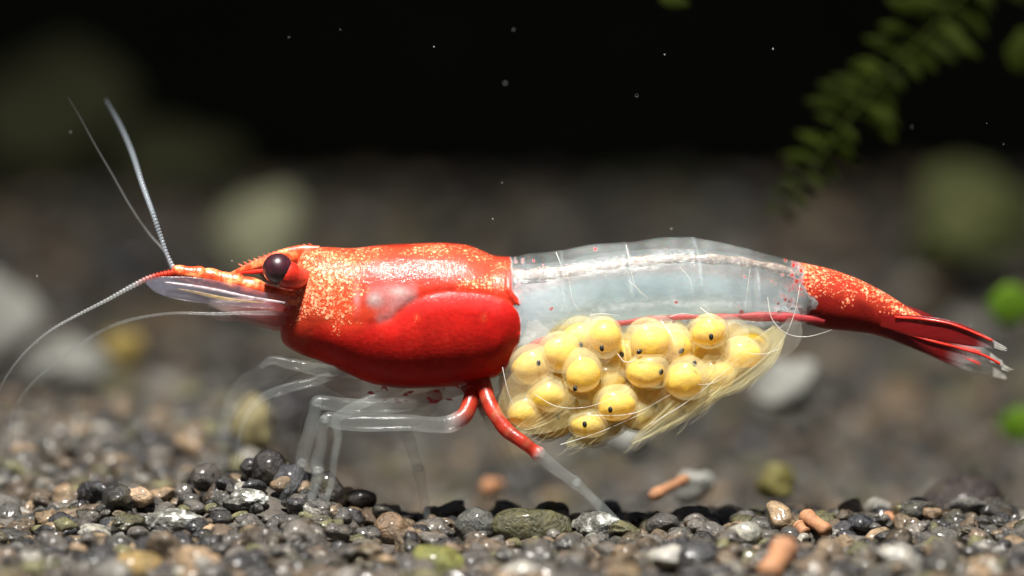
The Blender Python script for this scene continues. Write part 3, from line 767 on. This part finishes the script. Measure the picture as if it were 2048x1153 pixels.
tube('ventral_strand', [(1000,735,0.07,6),(1060,694,0.07,8),(1110,675,0.08,7),(1180,657,0.08,9),(1260,645,0.09,6),(1340,636,0.09,6),(1440,634,0.09,5),(1500,634,0.1,7),(1555,634,0.1,13),(1590,636,0.1,8),(1650,640,0.12,8)], M_NERVE, None, 120, 12, 0.6, jit=0.3)
S(bpy.context.scene.objects['ventral_strand'])

# rostrum with its teeth
ro = S(tube('rostrum', [(640,506,MID,14),(600,508,MID,17),(560,515,MID,14),(520,527,MID,10),(490,538,MID,7),(462,548,MID,2.5)], M_ORANGE, None, 70, 18, 0.45))
for q in range(15):
    t = q / 14; px = 622 - t * 140; py = 493 + (t ** 1.35) * 40 - 1
    sub(tube('tooth', [(px + 5, py + 5, MID, 3.2), (px + 1, py, MID, 2.0), (px - 6, py - 5 + t, MID, 0.4)], M_ORANGE, None, 8, 8, 0.8), ro)
sub(tube('ridge', [(590,540,MID-0.05,5),(540,542,MID-0.04,5),(500,545,MID-0.02,4),(465,549,MID,2)], M_RED, None, 30, 10, 0.6), ro)

# eyes
for dy, lab in ((0.03, None), (0.35, None)):
    v, f = ICO[4]
    e = link('eye', mesh_np('eye', v * np.array([31, 30.5, 31]) / PX, f), M_EYE); e.location = W(556 if dy < 0.2 else 548, 538 if dy < 0.2 else 540, dy); S(e)
    st = tube('eye_stalk', [(606,556,dy+0.06,20),(588,556,dy+0.02,25),(572,548,dy,27),(562,543,dy,22)], M_RED, None, 24, 20, 0.9); sub(st, e)

# antennules: jointed stalk with two feelers each
for k, dy in enumerate((0.08, 0.30)):
    st = empty('antennule', tuple(W(575, 590, dy))); S(st)
    off = 0 if k == 0 else 5
    for (x0, y0, x1, y1, r0, r1) in ((600,602,478,570,14,19), (486,570,404,551,19,16), (410,552,345,541,16,11)):
        P = [(x0, y0+off, dy, r0*0.86), (x0+(x1-x0)*0.06, y0+off+(y1-y0)*0.06, dy, r0), (x0+(x1-x0)*0.5, y0+off+(y1-y0)*0.5, dy, (r0+r1)/2*0.97), (x0+(x1-x0)*0.93, y0+off+(y1-y0)*0.93, dy, r1*1.02), (x1, y1+off, dy, r1*0.84)]
        sub(tube('stalk_joint', P, M_ORANGE, None, 36, 20, 0.8, jit=0.03), st)
    def fcol(t, rd=0.20):
        r = float(np.clip((rd - t) / 0.12, 0, 1)); 
        return np.array([0.62*r + 0.60*(1-r), 0.05*r + 0.62*(1-r), 0.02*r + 0.62*(1-r), 0.95*r + (0.50 * (1 - t) + 0.06)*(1-r)])
    if k == 0:
        sub(tube('feeler', [(352,546,dy,9),(330,549,dy,7),(300,556,dy,5.6),(260,575,dy,4.4),(215,600,dy,3.6),(160,628,dy,2.9),(100,662,dy,2.3),(50,705,dy+.02,2.2),(15,750,dy+.04,1.8),(-10,800,dy+.05,1.3)], M_FLAGRED, None, 420, 10, 1.0, 0.22, 62, fcol), st)
        sub(tube('feeler', [(348,538,dy,5),(338,518,dy,4),(322,475,dy,4.6),(305,425,dy,5.2),(285,370,dy+.1,5.4),(262,300,dy+.3,5.6),(240,250,dy+.5,5),(212,200,dy+.75,3)], M_FLAGRED, None, 380, 10, 0.8, 0.2, 56, lambda t: fcol(t, 0.02) * np.array([0.9, 1, 1.12, 0.85])), st)
    else:
        sub(tube('feeler', [(346,540,dy,5),(330,505,dy,3),(300,470,dy,2.4),(262,415,dy,2.2),(225,350,dy,2),(190,290,dy,1.8),(160,235,dy,1.6),(136,195,dy,1.2)], M_FLAGRED, None, 320, 8, 1.0, 0.22, 60, lambda t: fcol(t, 0.02) * np.array([1, 1, 1, 0.35])), st)

# antennae (thin whips) and antennal scales
for k, dy in enumerate((0.05, 0.33)):
    asc = S(tube('antennal_scale', [(606,612,(dy+MID)/2,4),(570,606,dy,11),(520,600,dy-.01,17),(450,588,dy-.02,23),(390,580,dy-.03,25),(340,574,dy-.03,21),(308,568,dy-.03,13),(292,564,dy-.03,3)], M_SCALE, None, 70, 24, 0.16))
    sub(tube('rib_or_highlight', [(570,606,dy-.025,2),(500,595,dy-.045,2.8),(430,580,dy-.05,2.6),(370,570,dy-.05,2.0),(330,565,dy-.05,1)], pbr('scale_highlight', (0.60, 0.50, 0.53), 0.2, coat=0.6, nscale=40, contrast=0.6, alpha=0.5), None, 50, 10, 1.0), asc)  # pale strand paints the bright highlight running along the scale
    if k == 0: near_scale = asc
S(tube('antenna', [(606,632,0.15,3),(560,627,0.06,5),(500,626,0.0,4),(440,628,-.02,3.4),(330,628,0.0,2.6),(230,650,0.1,3),(120,720,.3,2.5),(40,800,.5,2),(20,920,.6,2)], M_CLEAR, None, 200, 8, 1.0, 0.15, 50))
sub(tube('golden_streak', [(530,606,0.025,0.6),(490,603,0.02,2.2),(440,596,0.02,3.4),(395,586,0.02,3),(355,578,0.02,0.6)], pbr('golden_streak', (0.50, 0.33, 0.10), 0.3, coat=0.4, nscale=24, contrast=0.6, alpha=0.35), None, 40, 10, 0.5), near_scale)

# translucent mouthparts below the eye
mp = lambda *c: (lambda t: np.array([0.62*(1-t)+0.72*t, 0.08*(1-t)**2+0.62*t, 0.06*(1-t)**2+0.60*t, 0.80*(1-t)**1.6+0.09]))
for k, (dy, P) in enumerate((
    (0.15, [(604,606,0,20),(560,608,0,27),(510,614,0,22),(460,612,0,16),(415,606,0,6)]),
    (0.26, [(604,608,0,20),(560,616,0,26),(510,618,0,20),(450,612,0,12),(420,606,0,4)]),
    (0.12, [(604,638,0,10),(550,638,0,16),(500,630,0,13),(450,632,0,10),(418,630,0,5)]),
    (0.14, [(604,655,0,8),(560,650,0,13),(520,645,0,10),(480,640,0,4)]))):
    S(tube('mouthpart', [(p[0], p[1], dy, p[3]) for p in P], M_LEG, None, 60, 20, 0.6, colf=mp()))

# walking legs
def leg(P, redto, fade, par=shrimp, alpha=0.16, n=150, flat=0.9, colr=(0.52, 0.045, 0.022), clr=(0.62, 0.68, 0.66)):
    def cf(t):
        r = float(sstep(redto + fade, redto - fade, t)); 
        pat = 0.95 + 0.35 * math.sin(t * 47 + 1) * math.sin(t * 23 + P[0][0])
        lt = max(0.0, math.sin(t * 71 + P[0][1])) ** 3 * 0.5 * r
        return np.array([min(1, (colr[q]*r*pat + clr[q]*(1-r)) * (1 - lt) + lt * (0.62, 0.16, 0.08)[q]) for q in range(3)] + [(0.95 - 0.25 * lt)*r + alpha*(1-r)])
    return S(tube('walking_leg', P, M_LEG, None, n, 18, flat, colf=cf, jit=0.04))
lg = []
l = leg([(966,762,.12,15),(976,800,.07,16),(992,832,.04,15),(1015,862,.02,15),(1045,884,0,14),(1068,902,0,13.5),(1076,908,0,16.5),(1084,914,0,14),(1110,936,0,13),(1140,958,0,12),(1150,965,0,14),(1160,974,0,11),(1200,1012,-.02,10),(1240,1052,-.03,8.5),(1270,1083,-.03,4)], 0.42, 0.03, alpha=0.10); lg.append(l)
l['label'] = 'hind walking leg, red above and glass-clear below'
lg.append(leg([(950,760,.16,14),(942,800,.1,17),(928,832,.07,17),(900,848,.06,18),(870,850,.05,16),(820,846,.04,17),(740,846,.04,18),(680,844,.03,16),(655,840,.02,15),(646,850,.02,13),(642,890,.02,12),(634,930,.02,12.5),(636,945,.02,13),(626,985,.0,10),(614,1030,-.02,9),(605,1072,-.03,5)], 0.16, 0.05, alpha=0.075))
lg.append(leg([(880,790,.14,12),(820,806,.1,15),(740,814,.07,16),(690,812,.06,16),(650,806,.05,14),(634,806,.05,14),(630,822,.05,13),(618,870,.04,15),(606,912,.04,14),(602,930,.04,13),(586,965,.05,11),(566,1000,.06,9),(548,1042,.06,5)], 0.03, 0.12, alpha=0.075))
lg.append(leg([(880,770,.3,14),(855,815,.3,16),(822,845,.3,15),(812,860,.3,14),(820,885,.29,12),(832,925,.28,11),(836,940,.28,13),(842,965,.28,10),(852,1020,.27,9),(866,1085,.26,4)], 0.0, 0.05, alpha=0.11))
lg.append(leg([(660,735,.35,14),(600,732,.37,19),(540,745,.39,21),(485,778,.4,21),(455,825,.4,17),(444,870,.4,14),(448,920,.4,11),(462,965,.4,7)], -0.2, 0.1, alpha=0.05))
lg.append(leg([(720,765,.26,18),(650,762,.28,26),(595,785,.3,34),(572,830,.3,36),(572,875,.3,28),(590,915,.3,16),(604,940,.3,8)], -0.2, 0.1, alpha=0.09, clr=(0.36, 0.28, 0.24)))
lg.append(leg([(740,735,.19,3),(700,742,.14,9),(640,740,.06,13),(580,728,.05,11),(540,722,.05,8),(520,735,.05,5)], -0.2, 0.1, alpha=0.06))
lg.append(leg([(930,770,.33,14),(960,800,.35,14),(985,850,.36,13),(1010,905,.36,11),(1040,960,.35,9),(1066,1020,.34,6)], 0.25, 0.1, alpha=0.06))
lg.append(leg([(940,776,.22,10),(860,786,.2,20),(760,786,.19,22),(690,774,.19,18),(630,752,.19,8)], -0.1, 0.35, alpha=0.20, clr=(0.50, 0.28, 0.26)))
lg.append(leg([(840,752,.17,4),(800,774,.13,9),(740,800,.10,11),(690,826,.09,11),(672,838,.09,10),(676,870,.09,9),(668,920,.08,8.5),(664,960,.08,8),(650,1010,.06,6.5),(640,1062,.04,3)], -0.1, 0.3, alpha=0.10))
lg.append(leg([(800,745,.24,4),(760,772,.29,9),(690,790,.33,11),(640,800,.34,11),(590,815,.34,10),(560,850,.34,9),(540,900,.34,8),(524,950,.34,6)], -0.1, 0.3, alpha=0.07))
lg.append(leg([(720,728,.17,4),(676,746,.13,8),(630,763,.08,10),(570,778,.07,10),(520,800,.07,9),(490,838,.07,8),(478,880,.08,7),(470,930,.10,5)], -0.1, 0.3, alpha=0.07))
# pale joints (knees)
for (px, py, dy, r, q) in ((1078,909,0,15,0),(1152,966,0,13,0),(650,838,.02,14,1),(636,940,.02,13,1),(634,806,.05,14,2),(603,926,.04,13,2),(814,858,.3,14,3),(836,938,.28,13,3)):
    v, f = ICO[3]
    o = link('knee', mesh_np('knee', lump(v, int(px), 0.12, (r/PX*0.8, r/PX*0.75, r/PX*0.65), 0.05), f), M_CLEAR); o.location = W(px, py, dy); sub(o, lg[q])
# red flecks in the leg bases
for q in range(16):
    x = rng.uniform(650, 930); y = rng.uniform(772, 806)
    o = tube('red_fleck', [(x, y, 0.10, 0.8), (x + rng.uniform(3, 8), y + rng.uniform(-3, 4), 0.10, rng.uniform(1.5, 3.5)), (x + rng.uniform(9, 16), y + rng.uniform(-4, 6), 0.1, 0.6)], M_NERVE, None, 10, 8, 0.5); sub(o, lg[8])

# swimmerets: veil-like blades around the eggs, with bristle fringes
def blade(P, flat=0.12, mat=None, fringe=0, side=1, flen=17):
    o = S(tube('swimmeret', P, mat or M_PLEO, None, 70, 26, flat))
    if fringe:
        S_, t = catmull(np.array(P, float), 200); many = []
        T = np.gradient(S_[:, :2], axis=0); T /= np.linalg.norm(T, axis=1)[:, None] + 1e-9
        for q in range(fringe):
            i = int(rng.uniform(0.35, 0.995) * 199); nrm = np.array([-T[i, 1], T[i, 0]]) * side
            b = S_[i, :2] + nrm * S_[i, 3] * rng.uniform(0.3, 0.97); L_ = flen * rng.uniform(0.8, 2.4)
            dirv = T[i] * 0.97 + nrm * rng.uniform(0.02, 0.28); e = b + dirv * L_; mid = (b + e) / 2 + nrm * L_ * 0.10
            dyy = S_[i, 2] + rng.uniform(-.01, .01)
            R, _ = tube_rings([(b[0], b[1], dyy, 0.45), (mid[0], mid[1], dyy, 0.32), (e[0], e[1], dyy, 0.15)], 7, 4); many.append(R)
        Nn = np.stack([-T[:, 1], T[:, 0]], -1)
        for q in range(fringe // 3):        # fine rays along the blade
            w = rng.uniform(-0.8, 0.9); ii = np.linspace(int(rng.uniform(10, 60)), int(rng.uniform(150, 199)), 12).astype(int)
            C_ = S_[ii, :2] + Nn[ii] * (S_[ii, 3] * w)[:, None]
            R, _ = tube_rings(np.c_[C_, S_[ii, 2] - 0.004, np.full(12, 0.5)], 24, 4); many.append(R)
        g = link('bristles', merge_rings('bristles', many, 4), M_SETA); g['kind'] = 'stuff'; sub(g, o)
    return o
for dy, fk in ((0.02, 1), (0.37, 0)):
    blade([(1375,700,dy+.03,20),(1330,752,dy,40),(1265,810,dy,40),(1190,862,dy,24),(1132,890,dy,5)], fringe=34 * fk, side=-1)
    blade([(1468,690,dy+.03,20),(1440,735,dy,38),(1390,790,dy,38),(1330,838,dy,22),(1262,886,dy,5)], fringe=34 * fk, side=-1)
    blade([(1560,660,dy+.03,16),(1530,700,dy,32),(1470,750,dy,34),(1420,785,dy,20),(1370,822,dy,4)], fringe=28 * fk, side=-1)
    blade([(1230,690,dy+.03,20),(1195,750,dy,40),(1130,810,dy,42),(1075,846,dy,24),(1030,862,dy,5)], fringe=20 * fk, side=-1)
    blade([(1110,705,dy+.03,20),(1070,750,dy,36),(1030,800,dy,34),(1000,826,dy,14),(985,832,dy,4)], fringe=0)
blade([(1590,640,.09,14),(1580,668,.08,26),(1545,700,.08,26),(1500,735,.08,12),(1480,750,.08,3)], mat=M_PLEOW)
# milky pleura folded over the top of the brood, and loose bristles
for (P, fl) in (([(1065,640,.03,10),(1075,690,.0,40),(1060,740,.0,46),(1030,790,.02,30),(1015,820,.03,6)], .14), ([(1190,630,.05,10),(1190,670,.01,48),(1170,710,.0,44),(1150,745,.02,10)], .14),
                ([(1320,630,.05,10),(1320,665,.01,52),(1300,705,.0,44),(1280,740,.02,10)], .14), ([(1450,630,.06,10),(1455,660,.03,46),(1440,690,.02,38),(1425,720,.03,8)], .14)):
    S(tube('pleuron', [(p[0], p[1], p[2], p[3]) for p in P], M_PLEOW, None, 50, 26, fl))
HAIRS = [[(1535,595,.06),(1545,640,.04),(1575,668,.03),(1610,674,.02),(1640,668,.02),(1664,660,.02)], [(1600,570,.06),(1588,630,.05),(1565,680,.04),(1530,715,.03),(1500,740,.03)], [(1495,707,.02),(1530,708,.01),(1558,698,.01)],
         [(1320,640,.03),(1340,665,.0),(1350,690,-.01),(1356,715,-.01)], [(1235,708,.0),(1250,724,-.01),(1268,720,-.01),(1272,708,-.01)], [(1390,770,.0),(1420,768,-.01),(1455,752,-.01)], [(1300,850,.0),(1380,800,-.01),(1460,735,-.01)],
         [(1005,735,.0),(1015,780,-.01),(1030,820,-.01)], [(1070,790,-.01),(1110,812,-.02),(1170,815,-.02),(1230,795,-.02)], [(1180,832,-.02),(1270,826,-.02),(1340,790,-.02)], [(1120,890,.0),(1190,868,-.01),(1290,825,-.01)], [(1112,505,.04),(1120,525,.02),(1124,540,.01)], [(1128,540,.0),(1136,556,.0),(1140,572,.0)], [(1252,490,.05),(1258,515,.02),(1262,528,.01)], [(1240,520,.0),(1252,540,.0),(1262,562,.0)], [(1262,545,.0),(1272,575,.0),(1282,588,.0)], [(1255,560,.0),(1275,578,.0),(1296,598,.0)],
         [(1360,535,.0),(1380,560,.0),(1385,585,.0)], [(1180,630,.0),(1200,628,-.01),(1240,632,-.01)], [(1340,634,.0),(1360,628,-.01),(1390,630,-.01)], [(1400,615,.02),(1430,640,.0),(1450,665,.0)], [(1500,540,.03),(1495,580,.02),(1490,620,.02)], [(1140,570,.0),(1145,600,.0),(1160,625,.0)]]
for q, H in enumerate(HAIRS):
    P = [(h[0], h[1], h[2], 0.95 * (1 - 0.6 * a / (len(H) - 1))) for a, h in enumerate(H)]
    S(tube('bristle', P, M_SETAW, None, 40, 6, 1.0))

# tail fan
def ucol(red=0.86):
    def f(t):
        r = float(sstep(red + 0.12, red - 0.12, t)); return np.array([0.22*r + 0.75*(1-r), 0.007*r + 0.78*(1-r), 0.008*r + 0.78*(1-r), 0.86*r + 0.03*(1-r)])
    return f
fan = [('telson', [(1800,630,MID,22),(1840,640,MID,18),(1880,655,MID,13),(1930,675,MID,10),(1975,690,MID,7),(1990,695,MID,2)], 0.35, 0.8),
       ('uropod', [(1735,640,MID-.03,6),(1790,646,MID-.11,16),(1850,655,MID-.16,22),(1900,664,MID-.18,22),(1950,678,MID-.19,16),(1985,688,MID-.2,8),(2008,696,MID-.2,1)], 0.10, 0.9),
       ('uropod', [(1735,650,MID-.02,6),(1790,664,MID-.08,16),(1860,686,MID-.10,22),(1920,702,MID-.10,24),(1970,716,MID-.1,17),(2000,730,MID-.1,8),(2016,738,MID-.1,1)], 0.10, 0.66),
       ('uropod', [(1735,650,MID+.03,6),(1790,666,MID+.11,16),(1860,690,MID+.16,20),(1910,712,MID+.18,20),(1960,732,MID+.19,16),(2005,752,MID+.2,3)], 0.10, 0.7),
       ('uropod', [(1735,645,MID+.02,6),(1790,658,MID+.08,15),(1860,678,MID+.10,18),(1910,692,MID+.10,18),(1960,708,MID+.1,14),(1998,722,MID+.1,3)], 0.10, 0.8)]
for q, (nm, P, fl, rd) in enumerate(fan):
    u = S(tube(nm, P, M_UROPOD, None, 90, 24, fl, colf=ucol(rd)))
    if nm == 'uropod':
        dy = P[3][2] - 0.012
        rib_or_highlight = tube('rib_or_highlight', [(p[0], p[1] - p[3] * (0.72 if q == 1 else 0.2), p[2] - 0.008, 2.8) for p in P[1:-1]], M_RED, None, 50, 10, 1.0, 0.12, 26); sub(rib_or_highlight, u)
        many = []
        S_, t = catmull(np.array(P, float), 100)
        for z in range(12):
            a = z / 11 - 0.5; b = S_[92, :2] + np.array([0, a * 2 * S_[92, 3]]); e = S_[99, :2] + np.array([rng.uniform(2, 12) - abs(a) * 12, a * 7 + rng.uniform(1, 5)])
            R, _ = tube_rings([(b[0], b[1], S_[95, 2], 0.4), ((b[0]+e[0])/2, (b[1]+e[1])/2, S_[95, 2], 0.35), (e[0], e[1], S_[95, 2], 0.2)], 6, 4); many.append(R)
        g = link('bristles', merge_rings('bristles', many, 4), M_SETAW); g['kind'] = 'stuff'; sub(g, u)

# ------------------------------------------------------------------ eggs
EGGS = [  # px, py, dy, rx, ry, eye spot (px, py) or None, yolk offset, label
    (1119,706,.04,38,37,None,(2,-2),'yellow egg with rusty flecks next to the red carapace'),
    (1163,742,.01,36,40,(1150,775),(6,12),'bright yellow egg with an oval eye spot at its lower edge'),
    (1208,676,.03,33,38,(1203,695),(2,-8),'pale-topped egg whose clear lower half holds a big black spot'),
    (1297,684,.04,43,44,(1278,701),(6,2),'large pale yellow egg with a small dark dot on its left'),
    (1296,742,.02,39,36,(1321,742),(-4,4),'yellow egg with an eye spot on its right edge in the middle of the brood'),
    (1420,664,.03,34,32,(1421,672),(-2,-2),'round lemon-yellow egg with a centred black eye spot high in the brood'),
    (1414,704,.12,34,32,None,(-2,10),'yellow egg half hidden beneath the round lemon-yellow one'),
    (1484,706,.08,36,30,None,(4,4),'rearmost yellow egg without an eye spot near the tail'),
    (1374,758,.04,42,42,(1388,726),(-8,4),'golden egg with a blurred dark spot at its upper edge'),
    (1096,788,.05,42,36,None,(-4,8),'wide golden egg low beside the hind leg'),
    (1052,822,.06,34,34,None,(-2,6),'small amber egg with orange flecks right beside the red leg'),
    (1230,806,.02,40,34,(1220,817),(2,8),'golden egg with a bold black eye spot in the lower row'),
    (1178,848,.03,38,28,(1169,847),(0,3),'lowest orange-yellow egg with a black eye spot'),
    (1325,802,.10,38,34,(1312,812),(0,4),'dim yellow egg behind the swimmeret bristles'),
]
brood = np.array([(1012,775),(1062,705),(1110,668),(1200,652),(1330,648),(1450,648),(1512,668),(1528,695),(1475,742),(1400,798),(1300,838),(1200,872),(1130,872),(1055,855),(1012,825)], float)
laid = [(e[0], e[1]) for e in EGGS]
erng = np.random.default_rng(91)
for layer, (dd, mind) in enumerate(((0.085, 46), (0.17, 50), (0.27, 54))):
    mine = list(laid) if layer == 0 else []
    for _ in range(900):
        x, y = erng.uniform(1005, 1535), erng.uniform(645, 875)
        if sdf(brood, np.array([x]), np.array([y]))[0] > -14: continue
        if min([math.hypot(x - u, y - v) for u, v in mine] + [999]) < mind: continue
        mine.append((x, y))
        EGGS.append((x, y, dd + erng.uniform(-.03, .03), erng.uniform(36, 42), erng.uniform(33, 39), (x + erng.uniform(-16, 16), y + erng.uniform(-8, 14)) if layer == 0 and erng.random() < 0.5 else None, (erng.uniform(-4, 4), erng.uniform(0, 8)), 'yellow egg packed deep in the brood behind the front eggs'))
eggv, eggf = ICO[4]
for q, (px, py, dy, rx, ry, spot, yo, lab) in enumerate(EGGS):
    c = W(px, py, dy); e = empty('shrimp_egg', tuple(c)); tag(e, lab, 'egg', 'eggs carried under the shrimp\'s abdomen')
    rx *= 1.16; ry *= 1.14; rd = min(rx, ry) * 0.95
    mm = link('membrane', mesh_np('membrane', lump(eggv, 300 + q, 0.045, (rx/PX, rd/PX, ry/PX), 0.0, False), eggf), M_EGG, e)
    yk = link('yolk', mesh_np('yolk', lump(eggv, 330 + q, 0.05, (rx*0.84/PX, rd*0.80/PX, ry*0.76/PX), 0.012, False), eggf), M_YOLK, e)
    yk.location = (yo[0]*0.6/PX, 0.004, -(yo[1]*0.6 + 2)/PX)
    if spot:
        s = W(spot[0], spot[1], dy); dx, dz = (s - c)[0], (s - c)[2]
        k = 1 - (dx/(rx/PX))**2 - (dz/(ry/PX))**2
        yy = -rd/PX * math.sqrt(max(k, 0.03)) * 0.985
        so = link('eye_spot', mesh_np('eye_spot', ICO[3][0] * np.array([4.6, 2.4, 6.6]) / PX, ICO[3][1]), M_SPOT, e)
        so.location = (dx, yy, dz); so.rotation_euler = (0, rng.uniform(-0.5, 0.9), 0)

# ------------------------------------------------------------------ plants and drifting specks
def leaf_mesh(name, P, flat, mat, par): return tube(name, P, mat, par, 20, 12, flat)
pl = empty('moss_sprig', tuple(W(1575, 430, 1.5))); tag(pl, 'dark green sprig of feathery moss hanging down behind the tail', 'moss')
PD = 1.0
stem = [(1565,432,2.3,2),(1610,360,2.3,3),(1660,290,2.35,3),(1730,200,2.4,4),(1790,130,2.45,4),(1850,70,2.5,4),(1930,-10,2.6,4),(1990,-70,2.7,4)]
child(tube('stem', stem, M_LEAF, None, 60, 8), pl)
SS, _ = catmull(np.array(stem, float), 200)
for q in range(22):
    i = 3 + int(q * 8.9 + rng.uniform(-2, 2)); b = SS[i]; L_ = (38 + 58 * min(1, q / 9)) * rng.uniform(0.7, 1.2)
    for s in (1, -1):
        an = math.radians(200 + rng.uniform(-14, 14)) if s == 1 else math.radians(70 + rng.uniform(-16, 16))
        dx, dyy = math.cos(an) * L_, math.sin(an) * L_
        if s == -1: dx, dyy = abs(dx) + L_ * 0.35, L_ * 0.55
        z = b[2] + rng.uniform(-.12, .12)
        P = [(b[0], b[1], b[2], 2), (b[0]+dx*.35, b[1]+dyy*.35 - 3, (b[2]+z)/2, L_*0.12), (b[0]+dx*.7, b[1]+dyy*.7 - 2, z, L_*0.15), (b[0]+dx, b[1]+dyy, z, 2)]
        child(leaf_mesh('leaf', P, 0.3, M_LEAF, None), pl)
for (px, py, dy, P, lab) in ((2020, 610, 3.5, (44, 40), 'bright green blurred leaf beside the tail fan'), (2040, 850, 3.5, (46, 34), 'vivid green blurred leaf low at the edge below the tail'), (1345, 4, 1.6, (26, 14), 'small green leaf tip hanging in the dark water'), (2045, 105, 3.0, (34, 44), 'dim olive leaf beside the moss sprig')):
    s = 1 + dy / DIST
    o = tube('plant_leaf', [(px-P[0], py-6, dy, 4*s), (px-P[0]*.5, py-2, dy, P[1]*.85*s), (px+P[0]*.2, py, dy, P[1]*s), (px+P[0]*.8, py+4, dy, P[1]*.6*s), (px+P[0]*1.3, py+6, dy, 3*s)], M_LEAFB if dy > 3.2 else M_LEAF, None, 30, 16, 0.25)
    tag(o, lab, 'leaf')
many = []
vs, fs = [], []; v, f = ico(1)
for q in range(24):
    px, py = rng.uniform(0, 2048), rng.uniform(0, 720) ** 1.0; dy = rng.uniform(-0.9, 0.6)
    c = W(px, py, dy); r = rng.uniform(0.6, 1.5) / PX
    vs.append(v * r + c); fs.append(f + q * len(v))
o = link('drifting_specks', mesh_np('drifting_specks', np.concatenate(vs), np.concatenate(fs)), M_SPECK); o['kind'] = 'stuff'
tag(o, 'tiny pale specks drifting in the dark water', 'specks')
